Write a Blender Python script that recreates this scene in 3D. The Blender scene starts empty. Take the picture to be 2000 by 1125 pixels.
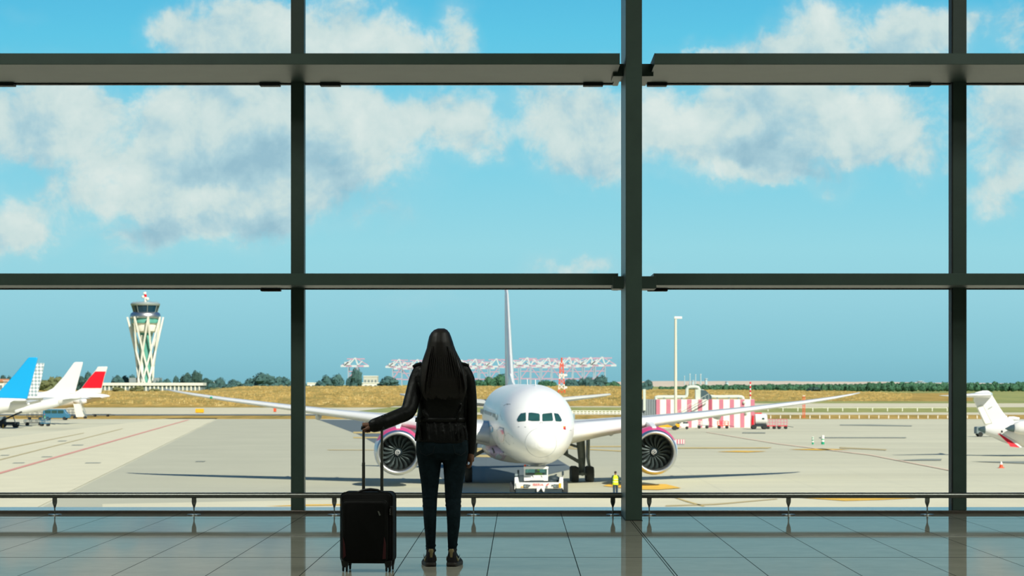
import bpy, bmesh, math, random
from math import pi, sin, cos, sqrt, radians
from mathutils import Vector, Matrix, noise
from mathutils.bvhtree import BVHTree

# ------------------------------------------------------------------ camera, sky, sun, exposure
S = bpy.context.scene
COL = S.collection
F = 4400.0                      # focal length in pixels of a 2000 x 1125 frame
CX, HY, CZ = 1015.0, 748.0, 1.3  # principal column, horizon row, eye height over the terminal floor
GZ = -6.7                       # level of the apron

def P(px, py, D):
    return Vector(((px - CX) * D / F, D, CZ - (py - HY) * D / F))

def G(px, py, up=0.0):
    D = F * (CZ - GZ - up) / (py - HY)
    return Vector(((px - CX) * D / F, D, GZ + up))

cam_data = bpy.data.cameras.new('camera')
cam = bpy.data.objects.new('camera', cam_data)
COL.objects.link(cam)
cam.location = (0, 0, CZ)
cam.rotation_euler = (pi / 2, 0, 0)
cam_data.sensor_width = 36.0
cam_data.lens = F / 2000.0 * 36.0
cam_data.shift_x = (1000.0 - CX) / 2000.0
cam_data.shift_y = (HY - 562.5) / 2000.0
cam_data.clip_end = 20000
cam_data.dof.use_dof = True
cam_data.dof.focus_distance = 16.2
cam_data.dof.aperture_fstop = 9.0
S.camera = cam
S.view_settings.view_transform = 'Standard'
S.view_settings.look = 'None'
S.view_settings.gamma = 1.0
S.view_settings.use_curve_mapping = False
S.view_settings.exposure = 0.17
S.cycles.use_denoising = True
S.cycles.adaptive_threshold = 0.02
S.cycles.max_bounces = 12
S.cycles.transparent_max_bounces = 16
S.cycles.sample_clamp_indirect = 4.0

def lin(r, g, b):
    def f(c):
        c /= 255.0
        return c / 12.92 if c <= 0.04045 else ((c + 0.055) / 1.055) ** 2.4
    return (f(r), f(g), f(b), 1.0)

class NT:
    """small node-tree writer"""
    def __init__(self, tree):
        self.t = tree
    def n(self, kind, **kw):
        nd = self.t.nodes.new(kind)
        for k, v in kw.items():
            setattr(nd, k, v)
        return nd
    def put(self, sock, v):
        if isinstance(v, bpy.types.NodeSocket):
            self.t.links.new(v, sock)
        else:
            sock.default_value = v
    def math(self, op, a, b=None, c=None, clamp=False):
        nd = self.n('ShaderNodeMath', operation=op, use_clamp=clamp)
        for i, v in enumerate((a, b, c)):
            if v is not None:
                self.put(nd.inputs[i], v)
        return nd.outputs[0]
    def vec(self, op, a, b=None):
        nd = self.n('ShaderNodeVectorMath', operation=op)
        self.put(nd.inputs[0], a)
        if b is not None:
            self.put(nd.inputs[1], b)
        return nd.outputs['Value'] if op in ('LENGTH', 'DOT_PRODUCT') else nd.outputs['Vector']
    def mapr(self, v, a, b, c, d, smooth=False):
        nd = self.n('ShaderNodeMapRange')
        nd.interpolation_type = 'SMOOTHSTEP' if smooth else 'LINEAR'
        self.put(nd.inputs['Value'], v)
        for k, x in zip(('From Min', 'From Max', 'To Min', 'To Max'), (a, b, c, d)):
            self.put(nd.inputs[k], x)
        return nd.outputs['Result']
    def mix(self, f, a, b, mode='MIX'):
        nd = self.n('ShaderNodeMix', data_type='RGBA', blend_type=mode)
        self.put(nd.inputs[0], f); self.put(nd.inputs[6], a); self.put(nd.inputs[7], b)
        return nd.outputs[2]
    def noise(self, vec, scale, detail=4, rough=0.5, dist=0.0):
        nd = self.n('ShaderNodeTexNoise')
        self.put(nd.inputs['Vector'], vec)
        nd.inputs['Scale'].default_value = scale
        nd.inputs['Detail'].default_value = detail
        nd.inputs['Roughness'].default_value = rough
        nd.inputs['Distortion'].default_value = dist
        return nd
    def ramp(self, v, stops):
        nd = self.n('ShaderNodeValToRGB')
        el = nd.color_ramp.elements
        while len(el) < len(stops):
            el.new(0.5)
        for e, (p, c) in zip(el, stops):
            e.position = p; e.color = c
        self.put(nd.inputs[0], v)
        return nd.outputs['Color']

# clouds: (x, y, half width, half height, strength) given as bearings/elevations of the view towards the sea
CLOUDS = [(60, 225, 160, 85, 1.25), (165, 205, 75, 55, 1), (20, 275, 100, 65, 1.1), (5, 455, 95, 66, 1.3), (60, 480, 60, 30, .5),
          (225, 335, 110, 60, 1), (130, 390, 80, 40, .8), (330, 330, 150, 130, 1.1), (390, 215, 110, 80, 1.1), (480, 260, 170, 160, 1.2),
          (440, 410, 170, 60, 1.0), (270, 465, 90, 35, .45), (150, 450, 90, 26, .35),
          (600, 240, 150, 110, 1.1), (720, 265, 170, 90, 1.0), (880, 215, 130, 60, .95), (930, 270, 70, 45, .7), (650, 370, 170, 70, .6), (760, 420, 60, 26, .35),
          (450, 60, 130, 65, 1.1), (340, 70, 60, 40, .7), (560, 85, 150, 45, 1), (690, 55, 110, 70, 1.1), (790, 85, 70, 40, .8), (885, 60, 48, 65, 1.1),
          (1110, 230, 90, 85, 1), (1170, 280, 140, 70, 1), (1330, 225, 170, 85, 1.15), (1480, 215, 140, 80, 1.1), (1680, 215, 140, 85, 1.15),
          (1600, 280, 200, 70, 1.05), (1440, 335, 120, 45, .9), (1540, 355, 110, 30, .6), (1780, 310, 90, 40, .55), (1160, 340, 70, 40, .4),
          (1585, 65, 75, 80, 1.2), (1480, 100, 140, 32, 1), (1370, 97, 40, 18, .6), (1740, 80, 120, 75, 1.2), (1830, 40, 100, 50, .8), (1890, 70, 60, 60, .8), (1985, 60, 40, 70, .9),
          (1985, 240, 120, 95, 1.2), (1950, 375, 60, 40, .8), (1990, 330, 70, 40, .5), (1105, 518, 85, 26, .8), (1190, 100, 22, 10, .55), (1040, 180, 50, 40, .35),
          (820, 590, 90, 14, .18), (1290, 510, 40, 16, .2), (60, 40, 40, 20, .15),
          (2300, 100, 200, 120, 1), (-260, 240, 200, 140, 1), (300, -260, 300, 110, 1)]

# where the cloud bellies are thick and grey (+) or the puffs brilliant (-)
SHADE = [(520, 330, 120, 50, .8), (430, 310, 110, 50, .5), (330, 440, 120, 30, .8), (520, 430, 90, 45, .9), (650, 330, 70, 60, .5), (700, 400, 130, 40, .7), (60, 330, 60, 40, .4),
         (1470, 295, 110, 35, .9), (1560, 340, 150, 35, .7), (1170, 330, 70, 50, .5), (1960, 290, 70, 60, .4), (430, 70, 80, 40, .35), (1740, 85, 70, 40, .3), (60, 250, 70, 50, .3),
         (190, 340, 90, 40, -.5), (390, 380, 60, 30, -.6), (480, 415, 40, 22, -.5), (700, 230, 60, 40, -.5), (890, 230, 60, 30, -.4), (1400, 345, 90, 25, -.6), (1690, 230, 70, 50, -.6), (1280, 220, 80, 50, -.4), (560, 80, 60, 30, -.4), (1580, 40, 40, 40, -.5), (780, 60, 60, 40, -.4), (130, 215, 60, 40, -.4)]
def build_world():
    w = bpy.data.worlds.new('sky')
    S.world = w
    w.use_nodes = True
    w.node_tree.nodes.clear()
    grp = bpy.data.node_groups.new('cloud_density', 'ShaderNodeTree')
    grp.interface.new_socket('uv', in_out='INPUT', socket_type='NodeSocketVector')
    grp.interface.new_socket('density', in_out='OUTPUT', socket_type='NodeSocketFloat')
    grp.interface.new_socket('veil', in_out='OUTPUT', socket_type='NodeSocketFloat')
    grp.interface.new_socket('shade', in_out='OUTPUT', socket_type='NodeSocketFloat')
    g = NT(grp)
    gi = g.n('NodeGroupInput'); go = g.n('NodeGroupOutput')
    uv = gi.outputs[0]
    wa = g.noise(uv, 11.0, 2, 0.5)
    wn = g.noise(uv, 30.0, 6, 0.62)
    def warp(n, k):
        o = g.vec('SCALE', g.vec('SUBTRACT', n.outputs['Color'], (0.5, 0.5, 0.5)))
        o.node.inputs['Scale'].default_value = k
        return o
    q = g.vec('ADD', g.vec('ADD', uv, warp(wn, 0.036)), warp(wa, 0.020))
    def blobs(lst, grow):
        acc = None
        for (x, y, rx, ry, st) in lst:
            d = g.vec('SUBTRACT', q, ((x - CX) / F, (HY - y) / F, 0.0))
            d = g.vec('MULTIPLY', d, (F / (rx * grow), F / (ry * grow), 0.0))
            l = g.vec('LENGTH', d)
            m = g.mapr(l, 0.0, 1.0, st, 0.0, True)
            acc = m if acc is None else g.math('ADD', acc, m)
        return acc
    acc = g.math('MINIMUM', blobs(CLOUDS, 1.60), 1.3)
    fine = g.noise(uv, 42.0, 8, 0.66, 0.3)
    f2 = g.math('MULTIPLY', g.math('SUBTRACT', fine.outputs['Fac'], 0.5), 2.3)
    dens = g.math('ADD', acc, g.math('MULTIPLY', f2, g.mapr(acc, 0.0, 0.5, 0.0, 1.0)))
    g.put(go.inputs[0], dens)
    g.put(go.inputs[1], acc)
    fin2 = g.noise(g.vec('ADD', uv, (0.0035, 0.010, 0.0)), 42.0, 4, 0.6, 0.3)
    relief = g.math('MULTIPLY', g.math('SUBTRACT', fine.outputs['Fac'], fin2.outputs['Fac']), 2.1)
    g.put(go.inputs[2], g.math('SUBTRACT', blobs(SHADE, 1.5), relief))

    t = NT(w.node_tree)
    tc = t.n('ShaderNodeTexCoord')
    sx = t.n('ShaderNodeSeparateXYZ'); t.put(sx.inputs[0], tc.outputs['Generated'])
    yy = t.math('MAXIMUM', sx.outputs['Y'], 0.03)
    u = t.math('DIVIDE', sx.outputs['X'], yy)
    v = t.math('DIVIDE', sx.outputs['Z'], yy)
    cv = t.n('ShaderNodeCombineXYZ'); t.put(cv.inputs[0], u); t.put(cv.inputs[1], v)
    uv = cv.outputs[0]
    vv = t.mapr(v, 0.0, 0.25, 0.0, 1.0)
    sky = t.ramp(vv, [(0.0, lin(124, 182, 198)), (0.05, lin(134, 193, 208)), (0.15, lin(148, 205, 219)), (0.24, lin(150, 211, 224)),
                      (0.42, lin(122, 204, 227)), (0.62, lin(94, 194, 226)), (0.70, lin(84, 184, 222)), (0.9, lin(40, 104, 160))])
    a = t.n('ShaderNodeGroup'); a.node_tree = grp; t.put(a.inputs[0], uv)
    d0 = a.outputs[0]
    alpha = t.mapr(d0, 0.12, 1.15, 0.0, 0.95, True)
    alpha = t.math('MAXIMUM', alpha, t.mapr(a.outputs[1], 0.0, 1.0, 0.0, 0.30))
    soft = t.noise(uv, 24.0, 5, 0.62)
    lit = t.math('MULTIPLY', t.math('SUBTRACT', soft.outputs['Fac'], 0.5), 1.7)
    lit = t.math('SUBTRACT', lit, t.math('MULTIPLY', a.outputs[2], 0.95))
    ccol = t.ramp(t.mapr(lit, -1.0, 0.75, 0.0, 1.0), [(0.0, lin(150, 186, 202)), (0.3, lin(172, 203, 213)), (0.58, lin(202, 219, 218)), (1.0, lin(221, 230, 226))])
    front = t.mix(alpha, sky, ccol)
    # the rest of the dome: blue, dimmed out of view to deepen the shadows
    el = t.mapr(sx.outputs['Z'], 0.0, 1.0, 0.0, 1.0)
    back = t.ramp(el, [(0.0, lin(120, 142, 152)), (0.3, lin(62, 108, 142)), (1.0, lin(28, 70, 122))])
    isf = t.mapr(sx.outputs['Y'], 0.25, 0.6, 0.0, 1.0, True)
    colr = t.mix(isf, back, front)
    colr = t.mix(t.mapr(sx.outputs['Z'], -0.02, 0.0, 0.0, 1.0), lin(118, 165, 175), colr)
    bg = t.n('ShaderNodeBackground'); t.put(bg.inputs['Color'], colr); bg.inputs['Strength'].default_value = 1.0
    out = t.n('ShaderNodeOutputWorld'); t.put(out.inputs['Surface'], bg.outputs[0])
build_world()

sun_data = bpy.data.lights.new('sun', 'SUN')
sun_data.energy = 5.3
sun_data.angle = radians(0.53)
sun_data.color = (1.0, 0.94, 0.82)
sun = bpy.data.objects.new('sun', sun_data)
COL.objects.link(sun)
sun.rotation_euler = Vector((-0.6, 0.98, -1.0)).to_track_quat('-Z', 'Y').to_euler()

# ------------------------------------------------------------------ mesh helpers
class MB:
    def __init__(self):
        self.v, self.f, self.mi = [], [], []
    def add(self, vs, fs, mi=0):
        o = len(self.v)
        self.v += [tuple(p) for p in vs]
        self.f += [tuple(i + o for i in f) for f in fs]
        self.mi += [mi] * len(fs)
        return self
    def box(self, x0, x1, y0, y1, z0, z1, mi=0):
        vs = [(x, y, z) for x in (x0, x1) for y in (y0, y1) for z in (z0, z1)]
        return self.add(vs, [(0, 1, 3, 2), (4, 6, 7, 5), (0, 4, 5, 1), (2, 3, 7, 6), (0, 2, 6, 4), (1, 5, 7, 3)], mi)
    def hexa(self, p, mi=0):
        """8 points: bottom loop 0-3, top loop 4-7"""
        return self.add(p, [(3, 2, 1, 0), (4, 5, 6, 7), (0, 1, 5, 4), (1, 2, 6, 5), (2, 3, 7, 6), (3, 0, 4, 7)], mi)
    def loft(self, rings, cap0=True, cap1=True, mi=0, closed=True):
        n = len(rings[0]); vs = [p for r in rings for p in r]; fs = []
        for i in range(len(rings) - 1):
            for j in range(n if closed else n - 1):
                k = (j + 1) % n
                fs.append((i * n + j, i * n + k, (i + 1) * n + k, (i + 1) * n + j))
        if cap0: fs.append(tuple(reversed(range(n))))
        if cap1: fs.append(tuple(range((len(rings) - 1) * n, len(rings) * n)))
        return self.add(vs, fs, mi)
    def tube(self, pts, r, n=10, mi=0, flat=None, caps=True):
        """r: radius or list; flat: second radius factor list (along the frame's second axis)"""
        pts = [Vector(p) for p in pts]
        rr = r if isinstance(r, (list, tuple)) else [r] * len(pts)
        rings = []; up = None
        for i, p in enumerate(pts):
            t = (pts[min(i + 1, len(pts) - 1)] - pts[max(i - 1, 0)]).normalized()
            if up is None:
                up = Vector((0, 0, 1)) if abs(t.z) < 0.9 else Vector((1, 0, 0))
            a = (up - t * up.dot(t)).normalized(); b = t.cross(a); up = a
            fl = flat[i] if isinstance(flat, (list, tuple)) else (flat or 1.0)
            rings.append([p + a * (rr[i] * cos(2 * pi * k / n)) + b * (rr[i] * fl * sin(2 * pi * k / n)) for k in range(n)])
        return self.loft(rings, caps, caps, mi)
    def bar(self, a, b, w, h=None, mi=0):
        """square bar between two points"""
        a, b = Vector(a), Vector(b); h = h or w
        t = (b - a).normalized()
        s = Vector((0, 0, 1)) if abs(t.z) < 0.95 else Vector((0, 1, 0))
        x = t.cross(s).normalized() * (w / 2); y = x.cross(t).normalized() * (h / 2)
        return self.hexa([a - x - y, a + x - y, a + x + y, a - x + y, b - x - y, b + x - y, b + x + y, b - x + y], mi)
    def lathe(self, prof, n=24, axis='Z', o=(0, 0, 0), mi=0, cap0=True, cap1=True):
        o = Vector(o); rings = []
        for (r, h) in prof:
            ring = []
            for k in range(n):
                c, s = r * cos(2 * pi * k / n), r * sin(2 * pi * k / n)
                ring.append(o + (Vector((c, s, h)) if axis == 'Z' else Vector((c, h, s)) if axis == 'Y' else Vector((h, c, s))))
            rings.append(ring)
        return self.loft(rings, cap0, cap1, mi)
    def ell(self, c, rx, ry, rz, n=16, m=10, mi=0):
        c = Vector(c); rings = []
        for i in range(1, m):
            th = pi * i / m
            rings.append([c + Vector((rx * sin(th) * cos(2 * pi * k / n), ry * sin(th) * sin(2 * pi * k / n), -rz * cos(th))) for k in range(n)])
        o = len(self.v); self.loft(rings, False, False, mi)
        self.v += [tuple(c + Vector((0, 0, -rz))), tuple(c + Vector((0, 0, rz)))]
        b, t = len(self.v) - 2, len(self.v) - 1; last = o + (m - 2) * n
        for k in range(n):
            self.f += [(o + (k + 1) % n, o + k, b), (last + k, last + (k + 1) % n, t)]; self.mi += [mi, mi]
        return self
    def prism(self, poly, d, mi=0):
        """poly: 3-D points of a flat outline, d: thickness vector"""
        d = Vector(d); n = len(poly); a = [Vector(p) for p in poly]
        return self.add(a + [p + d for p in a], [tuple(reversed(range(n))), tuple(range(n, 2 * n))] + [(i, (i + 1) % n, n + (i + 1) % n, n + i) for i in range(n)], mi)
    def mesh(self, name, mats, smooth=True, ang=35):
        me = bpy.data.meshes.new(name)
        me.from_pydata(self.v, [], self.f)
        bm = bmesh.new(); bm.from_mesh(me)
        for f, m in zip(bm.faces, self.mi): f.material_index = m
        bmesh.ops.recalc_face_normals(bm, faces=bm.faces)
        bm.to_mesh(me); bm.free()
        for m in (mats if isinstance(mats, (list, tuple)) else [mats]): me.materials.append(m)
        if smooth:
            me.polygons.foreach_set('use_smooth', [True] * len(me.polygons))
            me.set_sharp_from_angle(angle=radians(ang))
        return me
    def build(self, name, mats, parent=None, smooth=True, ang=35, bevel=0.0, seg=2):
        o = bpy.data.objects.new(name, self.mesh(name, mats, smooth, ang))
        COL.objects.link(o)
        if parent is not None: o.parent = parent
        if bevel > 0:
            b = o.modifiers.new('edge', 'BEVEL'); b.width = bevel; b.segments = seg; b.limit_method = 'ANGLE'; b.angle_limit = radians(40)
        return o

def fuse(mb, voxel, it=4, fac=0.5):
    """union of the closed shells in mb as one continuous skin"""
    me = mb.mesh('fused', [], smooth=False)
    o = bpy.data.objects.new('fused', me); COL.objects.link(o)
    r = o.modifiers.new('r', 'REMESH'); r.mode = 'VOXEL'; r.voxel_size = voxel; r.adaptivity = 0
    if it:
        s = o.modifiers.new('s', 'SMOOTH'); s.iterations = it; s.factor = fac
    dg = bpy.context.evaluated_depsgraph_get(); dg.update()
    out = bpy.data.meshes.new_from_object(o.evaluated_get(dg))
    bpy.data.objects.remove(o); bpy.data.meshes.remove(me)
    return out

def obj(name, me, mats, parent=None):
    me.materials.clear()
    for m in (mats if isinstance(mats, (list, tuple)) else [mats]): me.materials.append(m)
    me.polygons.foreach_set('use_smooth', [True] * len(me.polygons))
    me.name = name
    o = bpy.data.objects.new(name, me); COL.objects.link(o)
    if parent is not None: o.parent = parent
    return o

def thing(name, loc, label, cat, rz=0.0, group=None):
    o = bpy.data.objects.new(name, None); COL.objects.link(o)
    o.empty_display_size = 0.1
    o.location = loc; o.rotation_euler = (0, 0, rz)
    return tag(o, label, cat, group)

def tag(o, label, cat, group=None, kind=None):
    o['label'] = label; o['category'] = cat
    if group: o['group'] = group
    if kind: o['kind'] = kind
    return o

def structure(o, label=None, cat=None):
    o['kind'] = 'structure'
    if label: o['label'] = label
    if cat: o['category'] = cat
    return o

def dup(root, loc, label=None, rz=None, scale=None):
    def cp(o, parent):
        c = o.copy(); COL.objects.link(c)
        if parent is not None: c.parent = parent
        for ch in [x for x in KIDS.get(o.name, [])]: cp(ch, c)
        return c
    KIDS = {}
    def walk(o):
        KIDS[o.name] = list(o.children)
        for ch in o.children: walk(ch)
    walk(root)
    r = cp(root, None); r.location = loc
    if label: r['label'] = label
    if rz is not None: r.rotation_euler = (0, 0, rz)
    if scale is not None: r.scale = scale
    return r

ORD = ['first', 'second', 'third', 'fourth', 'fifth', 'sixth', 'seventh', 'eighth', 'ninth', 'tenth', 'eleventh', 'twelfth', 'thirteenth',
       'fourteenth', 'fifteenth', 'sixteenth', 'seventeenth', 'eighteenth', 'nineteenth', 'twentieth', 'twenty-first', 'twenty-second',
       'twenty-third', 'twenty-fourth', 'twenty-fifth', 'twenty-sixth', 'twenty-seventh', 'twenty-eighth', 'twenty-ninth', 'thirtieth',
       'thirty-first', 'thirty-second', 'thirty-third', 'thirty-fourth', 'thirty-fifth', 'thirty-sixth', 'thirty-seventh', 'thirty-eighth']

# ------------------------------------------------------------------ materials
def mat(name, col, rough=0.5, metal=0.0, spec=0.5, var=0.0, vscale=8.0, bump=0.0, bscale=60.0, coat=0.0):
    m = bpy.data.materials.new(name); m.use_nodes = True
    t = NT(m.node_tree); b = m.node_tree.nodes['Principled BSDF']
    col = col if len(col) == 4 else (*col, 1.0)
    b.inputs['Base Color'].default_value = col
    b.inputs['Roughness'].default_value = rough
    b.inputs['Metallic'].default_value = metal
    b.inputs['Specular IOR Level'].default_value = spec
    b.inputs['Coat Weight'].default_value = coat
    tc = t.n('ShaderNodeTexCoord')
    if var > 0:
        nz = t.noise(tc.outputs['Object'], vscale, 5, 0.6)
        f = t.mapr(nz.outputs['Fac'], 0.25, 0.75, 1.0 - var, 1.0 + var)
        mx = t.vec('SCALE', t.n('ShaderNodeRGB').outputs[0]); mx.node.inputs['Scale']
        rgb = [n for n in m.node_tree.nodes if n.type == 'RGB'][-1]; rgb.outputs[0].default_value = col
        t.put(mx.node.inputs['Scale'], f)
        t.put(b.inputs['Base Color'], mx)
    if bump > 0:
        nz = t.noise(tc.outputs['Object'], bscale, 4, 0.6)
        bp = t.n('ShaderNodeBump'); bp.inputs['Strength'].default_value = bump; bp.inputs['Distance'].default_value = 0.01
        t.put(bp.inputs['Height'], nz.outputs['Fac']); t.put(b.inputs['Normal'], bp.outputs[0])
    return m

def glass_mat(name, tint=(0.93, 0.97, 0.95, 1), refl=1.0):
    m = bpy.data.materials.new(name); m.use_nodes = True
    m.node_tree.nodes.clear(); t = NT(m.node_tree)
    tr = t.n('ShaderNodeBsdfTransparent'); tr.inputs[0].default_value = tint
    gl = t.n('ShaderNodeBsdfGlossy'); gl.inputs['Roughness'].default_value = 0.02
    fr = t.n('ShaderNodeFresnel'); fr.inputs[0].default_value = 1.45
    mx = t.n('ShaderNodeMixShader')
    t.put(mx.inputs[0], t.math('MULTIPLY', fr.outputs[0], refl)); t.put(mx.inputs[1], tr.outputs[0]); t.put(mx.inputs[2], gl.outputs[0])
    o = t.n('ShaderNodeOutputMaterial'); t.put(o.inputs[0], mx.outputs[0])
    return m

M = {}
M['frame'] = mat('painted_frame', (0.060, 0.100, 0.080), 0.42, var=0.12, vscale=3)
M['frame_dark'] = mat('frame_gasket', (0.012, 0.015, 0.014), 0.6)
M['sill'] = mat('sill_metal', (0.50, 0.41, 0.37), 0.2, metal=1.0, var=0.05)
M['wall'] = mat('wall_paint', (0.42, 0.45, 0.42), 0.8)
M['ceiling'] = mat('ceiling_paint', (0.6, 0.62, 0.58), 0.8)
M['glass'] = glass_mat('window_glass', (0.985, 0.995, 0.99, 1))
M['cabglass'] = glass_mat('cab_glass', (0.72, 0.93, 0.90, 1))
M['steel'] = mat('brushed_steel', (0.40, 0.41, 0.38), 0.28, metal=1.0, var=0.1, vscale=30)
M['steel_dark'] = mat('dark_steel', (0.10, 0.105, 0.10), 0.3, metal=0.9)
M['white'] = mat('white_paint', (0.78, 0.78, 0.76), 0.25, var=0.03, vscale=0.6, coat=0.4)
M['hull'] = mat('hull_paint', (0.86, 0.86, 0.84), 0.32, var=0.02, vscale=0.5, coat=0.12)
M['alu'] = mat('bare_aluminium', (0.64, 0.65, 0.65), 0.36, metal=1.0, var=0.05)
M['wing'] = mat('wing_grey', (0.56, 0.58, 0.55), 0.4, var=0.05, vscale=0.7)
M['wing_edge'] = mat('wing_leading_edge', (0.80, 0.81, 0.80), 0.3, metal=0.15)
M['cockpit'] = mat('cockpit_glass', (0.02, 0.075, 0.07), 0.08, spec=0.6, var=0.4, vscale=0.9)
M['line'] = mat('panel_line', (0.32, 0.35, 0.36), 0.6)
M['rubber'] = mat('tyre_rubber', (0.022, 0.026, 0.026), 0.8, var=0.2)
M['gear'] = mat('gear_grey', (0.16, 0.195, 0.18), 0.5, var=0.2, vscale=4)
M['pink'] = mat('pink_paint', lin(225, 95, 150), 0.3, coat=0.3)
M['cowl'] = mat('cowl_paint', lin(205, 215, 235), 0.3, coat=0.3)
M['red'] = mat('red_paint', lin(225, 15, 40), 0.35, var=0.05)
M['blue'] = mat('blue_paint', lin(10, 165, 225), 0.35, var=0.05)
M['orange'] = mat('orange_paint', lin(235, 85, 40), 0.5)
M['yellow'] = mat('yellow_paint', lin(238, 175, 25), 0.5)
M['fan'] = mat('fan_blade_metal', (0.055, 0.075, 0.075), 0.36, metal=0.55)
M['duct'] = mat('engine_duct', (0.15, 0.17, 0.17), 0.45, metal=0.3)
M['black'] = mat('black_plastic', (0.010, 0.011, 0.011), 0.45)
M['hivis'] = mat('hi_vis_yellow', lin(215, 240, 30), 0.7, bump=0.2)
M['reflective'] = mat('reflective_band', lin(225, 235, 215), 0.4)
M['workwear'] = mat('work_trousers', lin(35, 60, 80), 0.8)
M['darkgreen'] = mat('dark_green_sleeves', lin(25, 60, 45), 0.8)
M['skin'] = mat('skin', (0.24, 0.115, 0.07), 0.5, var=0.08, vscale=30)
M['hair'] = mat('dark_brown_hair', (0.010, 0.0068, 0.005), 0.48, var=0.4, vscale=70)
M['leather'] = mat('black_leather', (0.0042, 0.0047, 0.0045), 0.44, spec=0.3, bump=0.5, bscale=22)
M['denim'] = mat('dark_blue_denim', (0.0105, 0.0235, 0.032), 0.85, spec=0.15, var=0.35, vscale=26, bump=0.35, bscale=45)
M['stitch'] = mat('denim_stitch', (0.018, 0.026, 0.032), 0.8)
M['shoe'] = mat('shoe_suede', (0.012, 0.012, 0.014), 0.7)
M['gold'] = mat('gold_leather', (0.42, 0.34, 0.17), 0.35, metal=0.5)
M['sole'] = mat('shoe_sole', (0.06, 0.055, 0.05), 0.6)
M['case'] = mat('suitcase_fabric', (0.003, 0.0032, 0.0032), 0.6, spec=0.2, bump=0.2, bscale=300)
M['case_trim'] = mat('suitcase_piping', (0.008, 0.009, 0.009), 0.4)
M['maroon'] = mat('maroon_panel', (0.065, 0.006, 0.010), 0.6)
M['pole'] = mat('telescopic_pole', (0.12, 0.125, 0.11), 0.35, metal=0.5)
M['zip'] = mat('zip_metal', (0.35, 0.36, 0.34), 0.3, metal=0.9)
M['concrete'] = mat('pale_concrete', lin(200, 200, 188), 0.85, var=0.06, vscale=0.3)
M['tower_white'] = mat('tower_white', lin(238, 236, 222), 0.7, var=0.04, vscale=0.2)
M['tower_grey'] = mat('tower_grey', lin(165, 178, 176), 0.35, metal=0.3)
M['tower_glass'] = mat('tower_glass', lin(20, 62, 85), 0.12)
M['shaft'] = mat('tower_shaft_glass', lin(95, 165, 150), 0.3, var=0.25, vscale=0.3)
M['bark'] = mat('bark', lin(85, 72, 58), 0.9)
M['pole_white'] = mat('pole_white', lin(222, 218, 196), 0.6)
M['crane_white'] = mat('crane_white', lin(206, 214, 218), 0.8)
M['hazed_crane_red'] = mat('hazed_crane_red', lin(196, 160, 180), 0.8)  # red paint with the distance haze mixed into the colour
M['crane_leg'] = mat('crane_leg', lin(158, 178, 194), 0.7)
M['stripe_pink'] = mat('faded_red_panel', lin(204, 124, 142), 0.7, var=0.06, vscale=0.8)
M['stripe_white'] = mat('white_panel', lin(240, 238, 226), 0.7, var=0.03, vscale=0.8)
M['grey_panel'] = mat('corrugated_grey', lin(128, 138, 142), 0.6, var=0.1)
M['duct_white'] = mat('duct_white', lin(205, 213, 200), 0.5, var=0.05)
M['green'] = mat('green_plastic', lin(20, 160, 120), 0.5)
M['van_blue'] = mat('van_blue', lin(55, 115, 145), 0.4)
M['gse_dark'] = mat('equipment_dark', lin(35, 52, 60), 0.6, var=0.2, vscale=2)
M['gse_grey'] = mat('equipment_grey', lin(120, 135, 138), 0.6, var=0.2, vscale=2)
M['jetgrey'] = mat('exhaust_grey', lin(90, 112, 118), 0.35, metal=0.5)
M['terracotta'] = mat('terracotta', lin(190, 130, 95), 0.9)
M['sand'] = mat('sand_bar', lin(205, 190, 170), 0.95, var=0.08, vscale=0.02)

def checker_mat():
    m = bpy.data.materials.new('dotted_fin_paint'); m.use_nodes = True
    t = NT(m.node_tree); b = m.node_tree.nodes['Principled BSDF']
    tc = t.n('ShaderNodeTexCoord')
    mp = t.n('ShaderNodeMapping'); mp.inputs['Rotation'].default_value = (0, radians(45), 0)
    t.put(mp.inputs[0], tc.outputs['Object'])
    ch = t.n('ShaderNodeTexChecker'); ch.inputs['Scale'].default_value = 2.2
    ch.inputs['Color1'].default_value = lin(238, 240, 236); ch.inputs['Color2'].default_value = lin(150, 168, 172)
    t.put(ch.inputs[0], mp.outputs[0]); t.put(b.inputs['Base Color'], ch.outputs[0])
    b.inputs['Roughness'].default_value = 0.4
    return m
M['dotted'] = checker_mat()

def leaf_mat(name, a, b_):
    m = bpy.data.materials.new(name); m.use_nodes = True
    t = NT(m.node_tree); b = m.node_tree.nodes['Principled BSDF']
    tc = t.n('ShaderNodeTexCoord')
    nz = t.noise(tc.outputs['Object'], 0.9, 6, 0.7)
    t.put(b.inputs['Base Color'], t.mix(t.mapr(nz.outputs['Fac'], 0.3, 0.7, 0, 1), a, b_))
    b.inputs['Roughness'].default_value = 0.9; b.inputs['Specular IOR Level'].default_value = 0.1
    return m
M['leaf_blue'] = leaf_mat('bluish_foliage', lin(54, 88, 92), lin(84, 116, 108))
M['leaf_dark'] = leaf_mat('dark_foliage', lin(46, 74, 74), lin(72, 98, 88))
M['leaf_olive'] = leaf_mat('olive_foliage', lin(92, 104, 74), lin(128, 128, 84))
M['leaf_green'] = leaf_mat('pine_foliage', lin(52, 94, 80), lin(84, 124, 88))

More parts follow.
